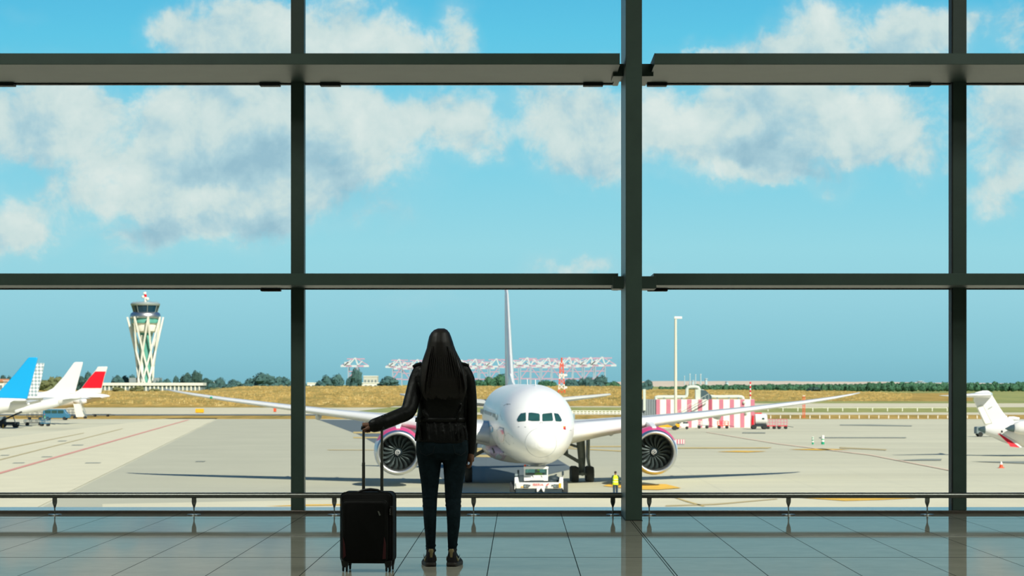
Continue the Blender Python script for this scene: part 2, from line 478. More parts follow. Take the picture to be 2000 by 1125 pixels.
def tile_floor():
    m = bpy.data.materials.new('floor_tiles'); m.use_nodes = True
    t = NT(m.node_tree); b = m.node_tree.nodes['Principled BSDF']
    tc = t.n('ShaderNodeTexCoord')
    s = t.n('ShaderNodeSeparateXYZ'); t.put(s.inputs[0], tc.outputs['Object'])
    def joint(c, off, pitch, w):
        q = t.math('MODULO', t.math('ADD', t.math('SUBTRACT', c, off), pitch * 200 + pitch / 2), pitch)
        return t.math('LESS_THAN', t.math('ABSOLUTE', t.math('SUBTRACT', q, pitch / 2)), w / 2)
    jx = joint(s.outputs['X'], -0.221, 0.632, 0.0062)
    jx2 = joint(s.outputs['X'], -0.221 + 0.632 * 2 + 0.02, 0.632 * 40, 0.007)
    jy = joint(s.outputs['Y'], 16.80, 2.4, 0.026)
    j = t.math('MAXIMUM', t.math('MAXIMUM', jx, jx2), jy)
    nz = t.noise(tc.outputs['Object'], 3.0, 6, 0.65)
    col = t.mix(t.mapr(nz.outputs['Fac'], 0.3, 0.7, 0, 1), (0.31, 0.305, 0.25, 1), (0.37, 0.365, 0.30, 1))
    t.put(b.inputs['Base Color'], t.mix(j, col, (0.012, 0.016, 0.016, 1)))
    fn = t.noise(tc.outputs['Object'], 1.2, 5, 0.7)
    r = t.mapr(fn.outputs['Fac'], 0.3, 0.7, 0.02, 0.06)
    t.put(b.inputs['Roughness'], t.math('MAXIMUM', r, t.math('MULTIPLY', j, 0.7)))
    b.inputs['IOR'].default_value = 1.029
    return m

def apron_mat():
    m = bpy.data.materials.new('apron_concrete'); m.use_nodes = True
    t = NT(m.node_tree); b = m.node_tree.nodes['Principled BSDF']
    tc = t.n('ShaderNodeTexCoord')
    mp = t.n('ShaderNodeMapping'); mp.inputs['Scale'].default_value = (0.22, 1.0, 1.0)
    t.put(mp.inputs[0], tc.outputs['Object'])
    n1 = t.noise(mp.outputs[0], 0.045, 6, 0.6, 0.6)
    n2 = t.noise(mp.outputs[0], 0.5, 6, 0.7)
    col = t.mix(t.mapr(n1.outputs['Fac'], 0.32, 0.68, 0, 1), lin(191, 188, 163), lin(211, 208, 182))
    col = t.mix(t.mapr(n2.outputs['Fac'], 0.35, 0.75, 0.0, 0.35), col, lin(170, 172, 158))
    s = t.n('ShaderNodeSeparateXYZ'); t.put(s.inputs[0], tc.outputs['Object'])
    def joint(c, pitch, w):
        q = t.math('MODULO', t.math('ADD', c, pitch * 400), pitch)
        return t.math('LESS_THAN', q, w)
    j = t.math('MAXIMUM', joint(s.outputs['X'], 7.5, 0.06), joint(s.outputs['Y'], 7.5, 0.12))
    col = t.mix(t.math('MULTIPLY', j, 0.35), col, lin(140, 142, 130))
    t.put(b.inputs['Base Color'], col)
    b.inputs['Roughness'].default_value = 0.85; b.inputs['Specular IOR Level'].default_value = 0.2
    return m

def grass_mat(name, stops, scale):
    m = bpy.data.materials.new(name); m.use_nodes = True
    t = NT(m.node_tree); b = m.node_tree.nodes['Principled BSDF']
    tc = t.n('ShaderNodeTexCoord')
    mp = t.n('ShaderNodeMapping'); mp.inputs['Scale'].default_value = (4.0, 0.16, 1.0)
    t.put(mp.inputs[0], tc.outputs['Object'])
    nz = t.noise(mp.outputs[0], scale, 8, 0.7)
    mp2 = t.n('ShaderNodeMapping'); mp2.inputs['Scale'].default_value = (0.4, 0.05, 1.0); t.put(mp2.inputs[0], tc.outputs['Object'])
    n2 = t.noise(mp2.outputs[0], scale, 5, 0.6)
    f = t.math('ADD', t.math('MULTIPLY', nz.outputs['Fac'], 0.6), t.math('MULTIPLY', n2.outputs['Fac'], 0.4))
    t.put(b.inputs['Base Color'], t.ramp(t.mapr(f, 0.3, 0.7, 0, 1), stops))
    b.inputs['Roughness'].default_value = 0.95; b.inputs['Specular IOR Level'].default_value = 0.05
    return m
M['floor'] = tile_floor()
M['apron'] = apron_mat()
M['drygrass'] = grass_mat('dry_grass', [(0.0, lin(84, 92, 52)), (0.3, lin(136, 122, 66)), (0.55, lin(178, 148, 82)), (1.0, lin(204, 178, 112))], 0.16)
M['greengrass'] = grass_mat('green_grass', [(0.0, lin(110, 128, 80)), (0.5, lin(146, 152, 96)), (1.0, lin(176, 168, 108))], 0.08)
M['grass_ochre'] = mat('grass_tuft_ochre', lin(188, 162, 100), 0.95, spec=0.05)
M['grass_olive'] = mat('grass_tuft_olive', lin(150, 138, 88), 0.95, spec=0.05)
M['grass_pale'] = mat('grass_tuft_pale', lin(206, 186, 130), 0.95, spec=0.05)
M['strip'] = mat('taxiway_concrete', lin(206, 199, 172), 0.9, var=0.05, vscale=0.05)
M['pad'] = mat('pale_slab', lin(211, 206, 178), 0.9, var=0.06, vscale=0.25)
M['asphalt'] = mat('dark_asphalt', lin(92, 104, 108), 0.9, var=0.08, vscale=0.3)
M['mark_yellow'] = mat('yellow_marking', lin(226, 180, 66), 0.8, var=0.15, vscale=0.6)
M['mark_worn_yellow'] = mat('worn_yellow_marking', lin(196, 174, 112), 0.9, var=0.2, vscale=0.6)
M['mark_red'] = mat('red_marking', lin(212, 150, 136), 0.8)
M['mark_pale'] = mat('faded_red_marking', lin(218, 196, 172), 0.9)
M['worn'] = mat('worn_grey_slab', lin(181, 180, 158), 0.9, var=0.06, vscale=0.12)
M['mark_dark'] = mat('dark_patch', lin(132, 140, 132), 0.9, var=0.1, vscale=0.3)
M['mark_faint'] = mat('worn_marking', lin(184, 170, 128), 0.9)

# ------------------------------------------------------------------ the terminal hall
def hall_fill_lamps(H):  # fill lamps added out of view to brighten the frames and hall
    em = bpy.data.materials.new('fill_lamp_diffuser'); em.use_nodes = True
    b = em.node_tree.nodes['Principled BSDF']; b.inputs['Emission Color'].default_value = (1, .97, .88, 1); b.inputs['Emission Strength'].default_value = 1.6
    i = 0
    for y in (12.4, 16.0):
        for x in (-5.0, 5.0):
            o = thing('fill_lamp', (x, y, H - .06), 'unseen fill light panel added under the hall ceiling, %s from the rear wall' % ORD[i], 'lamp', group='added hall fill lamps'); i += 1
            MB().box(-2.1, 2.1, -1.1, 1.1, 0, .06).build('housing', M['frame_dark'], o)
            MB().box(-2.0, 2.0, -1.0, 1.0, -.012, .001).build('diffuser', em, o)
            ld = bpy.data.lights.new('fill_light', 'AREA'); ld.shape = 'RECTANGLE'; ld.size = 3.9; ld.size_y = 1.9; ld.energy = 70; ld.color = (.92, 1, .9)
            l = bpy.data.objects.new('fill_light', ld); COL.objects.link(l); l.parent = o; l.location = (0, 0, -.02)
def hall():
    X0, X1, Y0, Y1, H = -9.0, 9.0, -5.0, 22.62, 7.2
    structure(MB().box(X0, X1, Y0, 22.44, -0.3, 0).build('floor', M['floor']), 'polished grey tiled terminal floor', 'floor')
    structure(MB().box(X0, X1, Y0, Y1 + 0.5, H, H + 0.3).build('ceiling', M['ceiling']), 'pale terminal ceiling', 'ceiling')
    structure(MB().box(X0 - 0.3, X0, Y0, Y1, -0.3, H).build('wall_left', M['wall']), 'terminal side wall', 'wall')
    structure(MB().box(X1, X1 + 0.3, Y0, Y1, -0.3, H).build('wall_right', M['wall']), 'terminal side wall', 'wall')
    structure(MB().box(X0 - 0.3, X1 + 0.3, Y0 - 0.3, Y0, -0.3, H).build('wall_back', M['wall']), 'terminal rear wall', 'wall')
    # facade below the floor
    structure(MB().box(X0 - 0.3, X1 + 0.3, 22.45, 23.1, GZ, -0.02).build('wall_front', M['concrete']), 'outer wall under the terminal window', 'wall')
    # sill
    structure(MB().box(X0, X1, 22.43, 23.05, 0.0, 0.0305).build('trim_1', M['sill'], bevel=0.003), 'grey metal sill under the window', 'sill')
    # mullions
    n = 2
    fr = 22.45
    def mx(px): return (px - CX) * fr / F
    for a, b, gasket in ((568, 594, 0), (1861, 1888, 1), (-700, -674, 0)):
        x0, x1 = mx(a), mx(b)
        o = MB().box(x0, x1, fr, 22.608, 0.0305, H).build('trim_%d' % n, M['frame'], bevel=0.004)
        structure(o, 'green grey window mullion', 'mullion'); n += 1
        if gasket:
            MB().box(x0 - 0.012, x0 - 0.0005, fr + 0.004, 22.612, 0.0305, H).build('gasket', M['frame_dark'], o)
    # the column
    col = MB().box(1.000, 1.155, 21.26, 22.23, 0.004, H).build('trim_%d' % n, M['frame'], bevel=0.005); n += 1
    structure(col, 'deep green grey steel post in the window wall', 'post')
    MB().box(0.996, 1.159, 21.256, 22.234, 0.0, 0.006).build('base_joint', M['frame_dark'], col)
    # transoms: (x0, x1, y front, z bottom, z top)
    def transom(x0, x1, yf, zb, zt, clips, dirn):
        nonlocal n
        o = MB().box(x0, x1, yf, 22.60, zb, zt).build('trim_%d' % n, M['frame'], bevel=0.004); n += 1
        structure(o, 'deep green grey window transom', 'transom')
        MB().box(x0, x1, 22.52, 22.605, zb - 0.011, zb + 0.0).build('gasket', M['frame_dark'], o)
        for (a, b) in clips:
            MB().box((a - CX) * 22.5 / F, (b - CX) * 22.5 / F, 22.47, 22.59, zb - 0.030, zb - 0.0005).build('clip', M['frame_dark'], o, bevel=0.006)
        # arm that carries the transom from the post
        if dirn < 0:
            m = MB().box(0.90, 1.002, 21.75, 22.15, zb - 0.035, zb + 0.085); m.box(0.93, 0.985, 22.2, 22.58, zb - 0.02, zb + 0.06)
        else:
            m = MB().box(1.153, x0 + 0.02, 21.75, 22.15, zb - 0.035, zb + 0.085); m.box(1.165, x0 - 0.01, 22.2, 22.58, zb - 0.02, zb + 0.06)
        m.build('bracket', M['frame'], o, bevel=0.004)
        e = x1 if dirn < 0 else x0
        MB().box(e - 0.003, e + 0.003, yf - 0.001, 22.59, zb - 0.002, zt + 0.001).build('end_plate', M['frame_dark' if 0 else 'frame'], o)
    transom(X0, 0.940, 21.2, 4.297, 4.403, [(-12, 28), (507, 547), (625, 665), (1139, 1178)], -1)
    transom(1.272, X1, 21.2, 4.297, 4.403, [(1264, 1303), (1778, 1818)], 1)
    transom(X0, 0.950, 21.79, 2.246, 2.360, [(509, 548)], -1)
    transom(1.300, X1, 21.79, 2.246, 2.360, [(1265, 1304)], 1)
    # glass: one window per bay, its panes between the transoms
    k = 1
    for (x0, x1) in ((X0, mx(-674)), (mx(-674), mx(568)), (mx(568), 1.07), (1.07, mx(1861)), (mx(1861), X1)):
        m = MB()
        for (z0, z1) in ((0.032, 2.25), (2.352, 4.30), (4.40, H)):
            m.box(x0 + 0.004, x1 - 0.004, 22.612, 22.628, z0, z1)
        structure(m.build('window_%d' % k, M['glass'], smooth=False), 'clear glazing between window mullions', 'window'); k += 1
    hall_fill_lamps(H)
hall()

def rail(name, x0, x1, posts, label):
    D = 22.17; z = 0.1945
    r = thing(name, (x0, D, 0), label, 'rail')
    MB().tube([(0, 0, z), ((x1 - x0) * .5, 0, z), (x1 - x0, 0, z)], 0.0275, 20).build('bar', M['steel'], r)
    for px in posts:
        x = (px - CX) * D / F - x0
        # flat steel strap, wide at the bar and twisted to a thin edge at the foot
        rings = []
        for i in range(13):
            f = i / 12; zz = 0.172 - f * 0.162
            w = 0.0055 + 0.0175 * (1 - min(1, max(0, (f - .30) / .38))) + .004 * max(0, f - .8) * 5
            th = 0.0055
            a = radians(8 + 100 * min(1, max(0, (f - 0.2) / 0.6)))
            ca, sa = cos(a), sin(a)
            rings.append([Vector((x + sx * w * ca - sy * th * sa, sx * w * sa + sy * th * ca, zz)) for sx, sy in ((-1, -1), (1, -1), (1, 1), (-1, 1))])
        p = MB().loft(rings).build('post', M['steel'], r, ang=50)
        MB().lathe([(0.064, 0), (0.066, 0.004), (0.064, 0.009), (0.02, 0.012)], 28, o=(x, 0, 0)).build('foot_plate', M['steel'], p)
    return r
rail('foot_rail', -8.8, 0.9995, [-437, -165, 107, 379, 653, 925, 1197], 'low steel foot rail behind the woman, ending at the deep post')
rail('foot_rail', 1.1555, 8.8, [1268, 1540, 1811, 2083], 'low steel foot rail on the other side of the deep post from the woman')

# ------------------------------------------------------------------ the woman
WD = 16.0
WR = Vector(((863 - CX) * WD / F, WD, 0.0))
def W(px, py, dd=0.0):
    return P(px, py, WD + dd) - WR
KP = WD / F                      # metres per pixel at her distance

def oval(xl, xr, py, hd, dy=0.0, n=28, tilt=0.0, e=2.3):
    """horizontal ring between two columns of the silhouette"""
    a, b = W(xl, py), W(xr, py)
    c = (a + b) / 2; hw = (b - a).length / 2
    out = []
    for k in range(n):
        t = 2 * pi * k / n
        cx_, sx_ = cos(t), sin(t)
        x = abs(cx_) ** (2 / e) * (1 if cx_ > 0 else -1); y = abs(sx_) ** (2 / e) * (1 if sx_ > 0 else -1)
        out.append(Vector((c.x + x * hw, dy + y * hd, c.z + tilt * x * hw)))
    return out

def chain(mb, pts, rad, n=8, sub=2):
    """a smooth limb or finger through points (list of Vectors)"""
    pts = [Vector(p) for p in pts]
    P2, R2 = [], []
    for i in range(len(pts) - 1):
        p0, p1, p2, p3 = pts[max(i - 1, 0)], pts[i], pts[i + 1], pts[min(i + 2, len(pts) - 1)]
        for s in range(sub):
            t = s / sub
            P2.append(0.5 * ((2 * p1) + (p2 - p0) * t + (2 * p0 - 5 * p1 + 4 * p2 - p3) * t * t + (3 * p1 - p0 - 3 * p2 + p3) * t ** 3))
            R2.append(rad[i] * (1 - t) + rad[i + 1] * t)
    P2.append(pts[-1]); R2.append(rad[-1])
    mb.tube(P2, R2, n)
    mb.ell(P2[0], R2[0], R2[0], R2[0], 8, 6); mb.ell(P2[-1], R2[-1], R2[-1], R2[-1], 8, 6)

LEG_L = [(834.5, 849, 1085, .030, .01), (832, 850, 1070, .035, .01), (831, 851, 1051, .042, 0), (828.5, 852, 1028, .051, -.006), (827, 852.5, 1008, .058, -.010), (826, 853.5, 990, .058, -.006), (825, 854, 975, .056, 0),
         (822.5, 857, 945, .066, .004), (816.5, 861.5, 907, .084, 0), (813.5, 863.6, 885, .098, -.01)]
LEG_R = [(876, 891, 1085, .030, .01), (875, 892, 1070, .035, .01), (874, 894.5, 1051, .042, 0), (873.5, 898, 1028, .051, -.006), (872.5, 899.5, 1008, .058, -.010), (871, 900, 990, .058, -.006), (869.5, 900.5, 975, .056, 0),
         (868, 904.5, 945, .066, .004), (865.5, 911, 907, .084, 0), (863.4, 914.5, 885, .098, -.01)]
HIPS = [(815, 913, 897, .085, -.015), (812.8, 915, 884, .112, -.018), (812.5, 915, 868, .118, -.018), (815, 912, 848, .108, -.008), (818, 908, 830, .098, 0)]
TORSO = [(811, 913.5, 864, .128, -.012, -.05), (812, 912.5, 846, .122, -.006, -.02), (813, 909, 822, .108, 0, 0), (816, 910, 800, .112, 0, 0), (815.5, 912.5, 775, .118, 0, 0), (813, 914, 752, .122, -.004, 0),
         (811, 914, 734, .116, -.006, 0), (815, 909, 721, .094, -.004, 0), (828, 897, 712, .074, 0, 0), (842, 882, 704, .060, .004, 0)]

def woman():
    root = thing('person', WR, 'woman seen from behind in black leather jacket and jeans, one hand on a suitcase handle', 'person')
    # ---------------- body, one continuous surface
    b = MB()
    s = 0.93
    def shrink(r, q):
        xl, xr, py, hd, dy = r[:5]; c = (xl + xr) / 2; h = (xr - xl) / 2 - q
        return (c - h, c + h, py, hd - q * KP, dy)
    b.loft([oval(*shrink(r, 2.2)) for r in [(834, 850, 1096, .026, .012)] + LEG_L])
    b.loft([oval(*shrink(r, 2.2)) for r in [(875, 891, 1096, .026, .012)] + LEG_R])
    b.loft([oval(*shrink(r, 2.5)) for r in HIPS])
    b.loft([oval(*shrink(r, 4.0)) for r in TORSO])
    # feet
    for (hx, tx) in ((840, 834), (885.5, 892)):
        a = W(hx, 1101, 0.02); c = W(tx, 1101, 0.17)
        b.tube([a, (a + c) / 2 + Vector((0, 0, .0)), c], [.030, .034, .026], 12, flat=0.8); b.ell(a, .03, .03, .03); b.ell(c, .026, .03, .02)
    # neck and head
    b.tube([W(862, 712, 0.0), W(862, 695, 0.01), W(861.5, 682, .02)], [.062, .054, .056], 16)
    hc = W(861.5, 672, 0.015)
    b.ell(hc + Vector((0, 0, .006)), .072, .092, .094, 24, 16)
    b.ell(hc + Vector((0, .032, -.048)), .056, .066, .070, 20, 12)
    b.ell(hc + Vector((0, .088, -.098)), .022, .018, .018)               # chin
    b.tube([hc + Vector((0, .088, .008)), hc + Vector((0, .104, -.018)), hc + Vector((0, .112, -.036))], [.008, .011, .014], 10)   # nose
    b.ell(hc + Vector((0, .094, -.062)), .022, .009, .006); b.ell(hc + Vector((0, .093, -.071)), .019, .010, .007)              # lips
    for sgn in (-1, 1):
        b.ell(hc + Vector((sgn * .076, .0, -.020)), .009, .018, .030)     # ears
        b.ell(hc + Vector((sgn * .033, .080, .014)), .020, .010, .007)     # brows
        b.ell(hc + Vector((sgn * .040, .062, -.034)), .022, .022, .020)    # cheeks
    # arms under the sleeves
    LA = [W(820, 724), W(812, 752, -.02), W(806, 782, -.08), W(800, 804, -.14), W(776, 820, -.19), W(748, 830, -.235), W(726, 834.5, -.262)]
    RA = [W(905, 724), W(915, 750, 0), W(919, 778, -.005), W(922, 803, -.005), W(922, 835, .0), W(921, 862, .006), W(919.5, 884, .012)]
    chain(b, LA, [.044, .041, .038, .036, .034, .028, .023], 12, 3)
    chain(b, RA, [.044, .041, .038, .036, .034, .028, .023], 12, 3)
    # hand on the suitcase grip: palm lies on the bar, fingers go over it and down its far side
    pal = W(716.5, 833, -.262)
    bar_c = W(716.5, 835.5, -.262)
    b.tube([W(727, 834, -.262), W(721, 832.2, -.266), W(714, 832.4, -.266)], [.021, .026, .024], 12, flat=.8)
    for i, px in enumerate((709.5, 713.6, 717.8, 721.8)):
        c = W(px, 835.5, -.262)
        L = (.95, 1.05, 1.0, .85)[i] if False else (.88, 1.0, 1.06, .96)[i]
        r = .0085
        pts = [c + Vector((.004, -.020, .018)), c + Vector((0, .004, .0285)), c + Vector((0, .0255, .012)), c + Vector((0, .026, -.010 * L)), c + Vector((0, .010, -.0265 * L)), c + Vector((-.001, -.006, -.027 * L))]
        chain(b, pts, [.0105, .0098, .0092, r, r * .92, r * .82], 8, 3)
    th0 = W(723, 834, -.28)
    chain(b, [th0, W(718, 836.5, -.292), W(713, 838.6, -.293), W(709.5, 839.6, -.288)], [.012, .011, .0098, .0082], 8, 3)
    # relaxed hand at her side, fingers curled
    hw = W(919.5, 884, .012)
    b.tube([hw, hw + Vector((-.001, .006, -.030)), hw + Vector((-.002, .012, -.062))], [.022, .027, .026], 12, flat=1.25)
    for i in range(4):
        k0 = hw + Vector((.004, -.020 + i * .0195, -.066 + abs(i - 1.3) * .003))
        L = (.92, 1.0, .96, .78)[3 - i]
        pts = [k0 + Vector((.002, 0, .02)), k0, k0 + Vector((-.006, .003, -.030 * L)), k0 + Vector((-.022, .006, -.043 * L)), k0 + Vector((-.033, .007, -.028 * L))]
        chain(b, pts, [.0105, .0098, .0090, .0084, .0074], 8, 3)
    t0 = hw + Vector((-.012, .030, -.022))
    chain(b, [t0, t0 + Vector((-.012, .016, -.022)), t0 + Vector((-.018, .017, -.048)), t0 + Vector((-.020, .010, -.064))], [.0125, .0110, .0098, .0080], 8, 3)
    obj('body', fuse(b, 0.0042, 3), M['skin'], root)
    for sgn in (-1, 1):
        e = MB().ell(hc + Vector((sgn * .033, .0835, .002)), .0115, .0115, .0115).build('eye', mat('eye_white', (.7, .7, .68), .2), root)
        MB().ell(hc + Vector((sgn * .033, .0925, .002)), .0052, .0035, .0052).build('iris', M['hair'], e)
    # ---------------- jeans
    j = MB()
    j.loft([oval(*r) for r in LEG_L]); j.loft([oval(*r) for r in LEG_R]); j.loft([oval(*r) for r in HIPS])
    # small creases round the knees and ankles
    rnd = random.Random(3)
    for (xl, xr, ys) in ((826, 853, (962, 970, 979, 988, 1066, 1074)), (870.5, 900, (962, 970, 979, 988, 1066, 1074))):
        for y in ys:
            q = 0 if y < 1000 else 6 if xl < 860 else 5
            r = oval(xl + q - .8, xr - (q if xl > 860 else 2) + .8, y, .058 if y < 1000 else .038, 0 if y < 1000 else .01, 20)
            dz = rnd.uniform(-.008, .008)
            j.tube([p + Vector((0, 0, dz * sin(k * .4))) for k, p in enumerate(r + [r[0]])], .0026, 6)
    jeans = obj('jeans', fuse(j, 0.006, 3), M['denim'], root)
    jm = jeans.data
    bvh = BVHTree.FromPolygons([v.co for v in jm.vertices], [p.vertices for p in jm.polygons])
    def on_back(px, py, off=.0015):
        o = W(px, py); h = bvh.ray_cast(Vector((o.x, -1.0, o.z)), Vector((0, 1, 0)))
        return (h[0] + Vector((0, -off, 0))) if h[0] else Vector((o.x, -.1, o.z))
    for poly in ([(818, 868), (823, 884), (834, 889), (847, 884), (851, 868)], [(886, 868), (890, 884), (901, 889), (910, 882), (912, 868)]):
        pts = []
        for i in range(len(poly) - 1):
            for s_ in range(5):
                f = s_ / 5; pts.append(on_back(poly[i][0] * (1 - f) + poly[i + 1][0] * f, poly[i][1] * (1 - f) + poly[i + 1][1] * f))
        MB().tube(pts, .0016, 5).build('pocket_seam', M['stitch'], jeans)
    # ---------------- jacket
    jk = MB()
    jk.loft([oval(r[0], r[1], r[2], r[3], r[4], 32, r[5]) for r in TORSO])
    chain(jk, [W(821, 722), W(813, 742, -.01), W(808.5, 762, -.04), W(803.5, 784, -.1), W(795.5, 805, -.145), W(772, 815.5, -.19), W(749, 825, -.235), W(731, 831, -.26)], [.050, .053, .055, .057, .056, .052, .052, .049], 18, 3)
    chain(jk, [W(905, 722), W(914, 742), W(918, 770, -.005), W(920.5, 800, -.005), W(920.8, 830, .0), W(920.6, 858, .006), W(920, 883, .012)], [.048, .050, .047, .042, .039, .036, .030], 18, 3)
    # folds in the sleeves and the waist
    for (x, y, d, rx) in ((803, 790, -.11, .052), (797, 803, -.14, .050), (790, 810, -.155, .048)):
        pass
    for k in range(7):
        x = 818 + k * 15
        jk.tube([W(x, 824, -.112), W(x + 1.5, 842, -.122), W(x + 3, 860, -.128)], [.004, .010, .012], 8)
    for (a, c) in (((826, 800), (838, 822)), ((902, 790), (893, 822)), ((905, 830), (912, 852)), ((818, 828), (811, 862))):
        jk.tube([W(a[0], a[1], -.085), W((a[0] + c[0]) / 2, (a[1] + c[1]) / 2, -.10), W(c[0], c[1], -.10)], [.006, .012, .008], 8)
    jacket = obj('jacket', fuse(jk, 0.0062, 3), M['leather'], root)
    belt = MB()
    rg0 = oval(811.8, 910.2, 824, .114, 0, 40); rg1 = oval(812.2, 910, 815.5, .113, 0, 40)
    belt.loft([rg0, rg1], False, False)
    o = belt.build('belt', M['leather'], jacket); sd = o.modifiers.new('t', 'SOLIDIFY'); sd.thickness = .004; sd.offset = 1
    bk = MB()
    c = W(817, 820, -.098)
    for dx, dz, w, h in ((-.012, 0, .004, .034), (.012, 0, .004, .034), (0, .016, .026, .004), (0, -.016, .026, .004)):
        bk.box(c.x + dx - w / 2, c.x + dx + w / 2, c.y - .004, c.y + .004, c.z + dz - h / 2, c.z + dz + h / 2)
    bk.build('buckle', M['steel_dark'], jacket, bevel=.001)
    for pts in ([(806.5, 716.5), (814, 713), (824, 711)], [(916, 714.5), (908, 712.5), (899, 711)]):
        MB().tube([W(x, y, -.012) for x, y in pts], [.010, .015, .016], 10, flat=1.9).build('epaulette', M['leather'], jacket)
    MB().tube([W(839, 706, .0), W(852, 702, -.05), W(872, 702, -.05), W(884, 706, 0)], [.014, .017, .017, .014], 10).build('collar', M['leather'], jacket)
    for (px, py) in ((731, 817), (737, 815), (743, 812.6), (749, 810.2), (755, 807.6)):
        MB().ell(W(px, py + 1.6, -.262), .006, .006, .004, 8, 6).build('cuff_stud', M['steel_dark'], jacket)
    # ---------------- hair
    n = 64
    HAIR = [(855, 868, 641.4, .024, .014), (847.5, 873.5, 644.5, .066, .010), (842, 878, 650, .092, .004), (838.3, 880.8, 657, .106, 0), (835.8, 884.5, 668, .114, -.010), (833.5, 888, 680.5, .112, -.020), (829.2, 894.2, 693, .102, -.036),
            (825.3, 900.6, 705.5, .084, -.056), (822.8, 906, 718, .066, -.080), (822.6, 910, 731, .052, -.100), (823.4, 912.4, 744, .045, -.113), (825, 912.6, 757, .040, -.118), (828, 910, 768, .033, -.121), (836, 905, 777, .022, -.125)]
    rings = []
    rows = []
    for i in range(len(HAIR) - 1):
        for s_ in range(4):
            f = s_ / 4; rows.append([HAIR[i][k] * (1 - f) + HAIR[i + 1][k] * f for k in range(5)])
    rows.append(list(HAIR[-1]))
    for q, (xl, xr, py, hd, dy) in enumerate(rows):
        r = oval(xl, xr, py, hd, dy, n, 0, 2.1)
        c = sum(r, Vector()) / n
        fall = min(1.0, q / 14)
        out = []
        for k, p in enumerate(r):
            rp = 1 + fall * (.028 * noise.noise(Vector((k * .9, py * .012, 4.0))) + .014 * sin(k * 2.9 + py * .02))
            pz = p.z + (0.03 * noise.noise(Vector((k * .55, 0, 9.0))) * max(0, (q - 38) / 10))
            out.append(Vector((c.x + (p.x - c.x) * rp, c.y + (p.y - c.y) * rp, pz)))
        rings.append(out)
    hair = MB().loft(rings).build('hair', M['hair'], root, ang=60)
    for k in range(16):                      # separate locks lying on the fall of hair
        x = 829 + k * 5.2; sw = 4.5 * sin(k * 1.7)
        MB().tube([W(861.5 + (x - 861.5) * .55, 676, -.118), W(861.5 + (x - 861.5) * .72, 700, -.131), W(x - (x - 865) * .1 + sw * .3, 728, -.143), W(x + sw * .6, 752, -.147), W(x + sw, 770 + 5 * sin(k * 2.3), -.142)],
                  [.002, .005, .0055, .005, .001], 8, flat=2.2).build('hair_lock', M['hair'], hair)
    # ---------------- shoes
    for sgn, hx in ((-1, 841.6), (1, 883.2)):
        hp = W(hx, 1108)
        A = Matrix.Translation(Vector((hp.x, -0.028, 0))) @ Matrix.Rotation(radians(-sgn * 8), 4, 'Z')
        def tr(p): return A @ Vector(p)
        def ring(y, w, h, zb, top, n=20):
            out = []
            for k in range(n + 1):
                t = pi * k / n
                zz = zb + (h - zb) * max(0, sin(t)) ** .8
                f = (zz - zb) / max(1e-6, h - zb)
                out.append(tr((w * (1 - (1 - top) * f) * (1 if cos(t) > 0 else -1) * abs(cos(t)) ** .55, y, zz)))
            return out
        up = [ring(y, w, h, .020, tp) for y, w, h, tp in ((-.036, .016, .108, .9), (-.031, .028, .116, .86), (-.018, .0355, .118, .84), (.005, .038, .114, .84), (.035, .0385, .110, .84), (.07, .039, .102, .8), (.10, .041, .086, .8), (.135, .044, .068, .8),
              (.17, .046, .055, .85), (.20, .043, .047, .9), (.222, .034, .040, .9), (.236, .018, .030, .9))]
        shoe = MB().loft(up).build('shoe', M['shoe'], root, ang=50)
        so = []
        for (y, w, e) in ((-.043, .016, .010), (-.036, .030, .006), (-.018, .0375, 0), (.02, .040, 0), (.07, .041, 0), (.13, .046, 0), (.18, .048, 0), (.212, .042, .003), (.236, .026, .008), (.245, .012, .012)):
            so.append([tr((x * w, y, z)) for x, z in ((-.97, e), (.97, e), (1.02, .012), (1.0, .026), (.8, .029), (-.8, .029), (-1.0, .026), (-1.02, .012))])
        MB().loft(so).build('sole', M['sole'], shoe, ang=50)
        q = []
        for z, w, y in ((.066, .012, -.0405), (.082, .0165, -.0400), (.100, .0185, -.0395), (.118, .0175, -.0385), (.125, .013, -.036)):
            q.append([tr((x * w, y + (abs(x) ** 2) * .010 + t, z)) for x, t in ((-1, 0), (-.5, 0), (0, 0), (.5, 0), (1, 0), (1, .006), (.5, .006), (0, .006), (-.5, .006), (-1, .006))])
        MB().loft(q).build('heel_tab', M['gold'], shoe)
        for side in (-1, 1):                  # curved stripe sweeping up each flank
            pts = [(side * .0345, -.016, .074), (side * .0395, .000, .050), (side * .0410, .022, .042), (side * .0415, .050, .050), (side * .0405, .080, .066), (side * .0375, .105, .080)]
            MB().tube([tr(p) for p in pts], [.004, .009, .012, .012, .009, .004], 10, flat=.30).build('side_stripe', M['gold'], shoe)
        MB().tube([tr((0, .015, .085)), tr((0, .015, .125))], [.031, .029], 16).build('sock', M['shoe'], shoe)
woman()

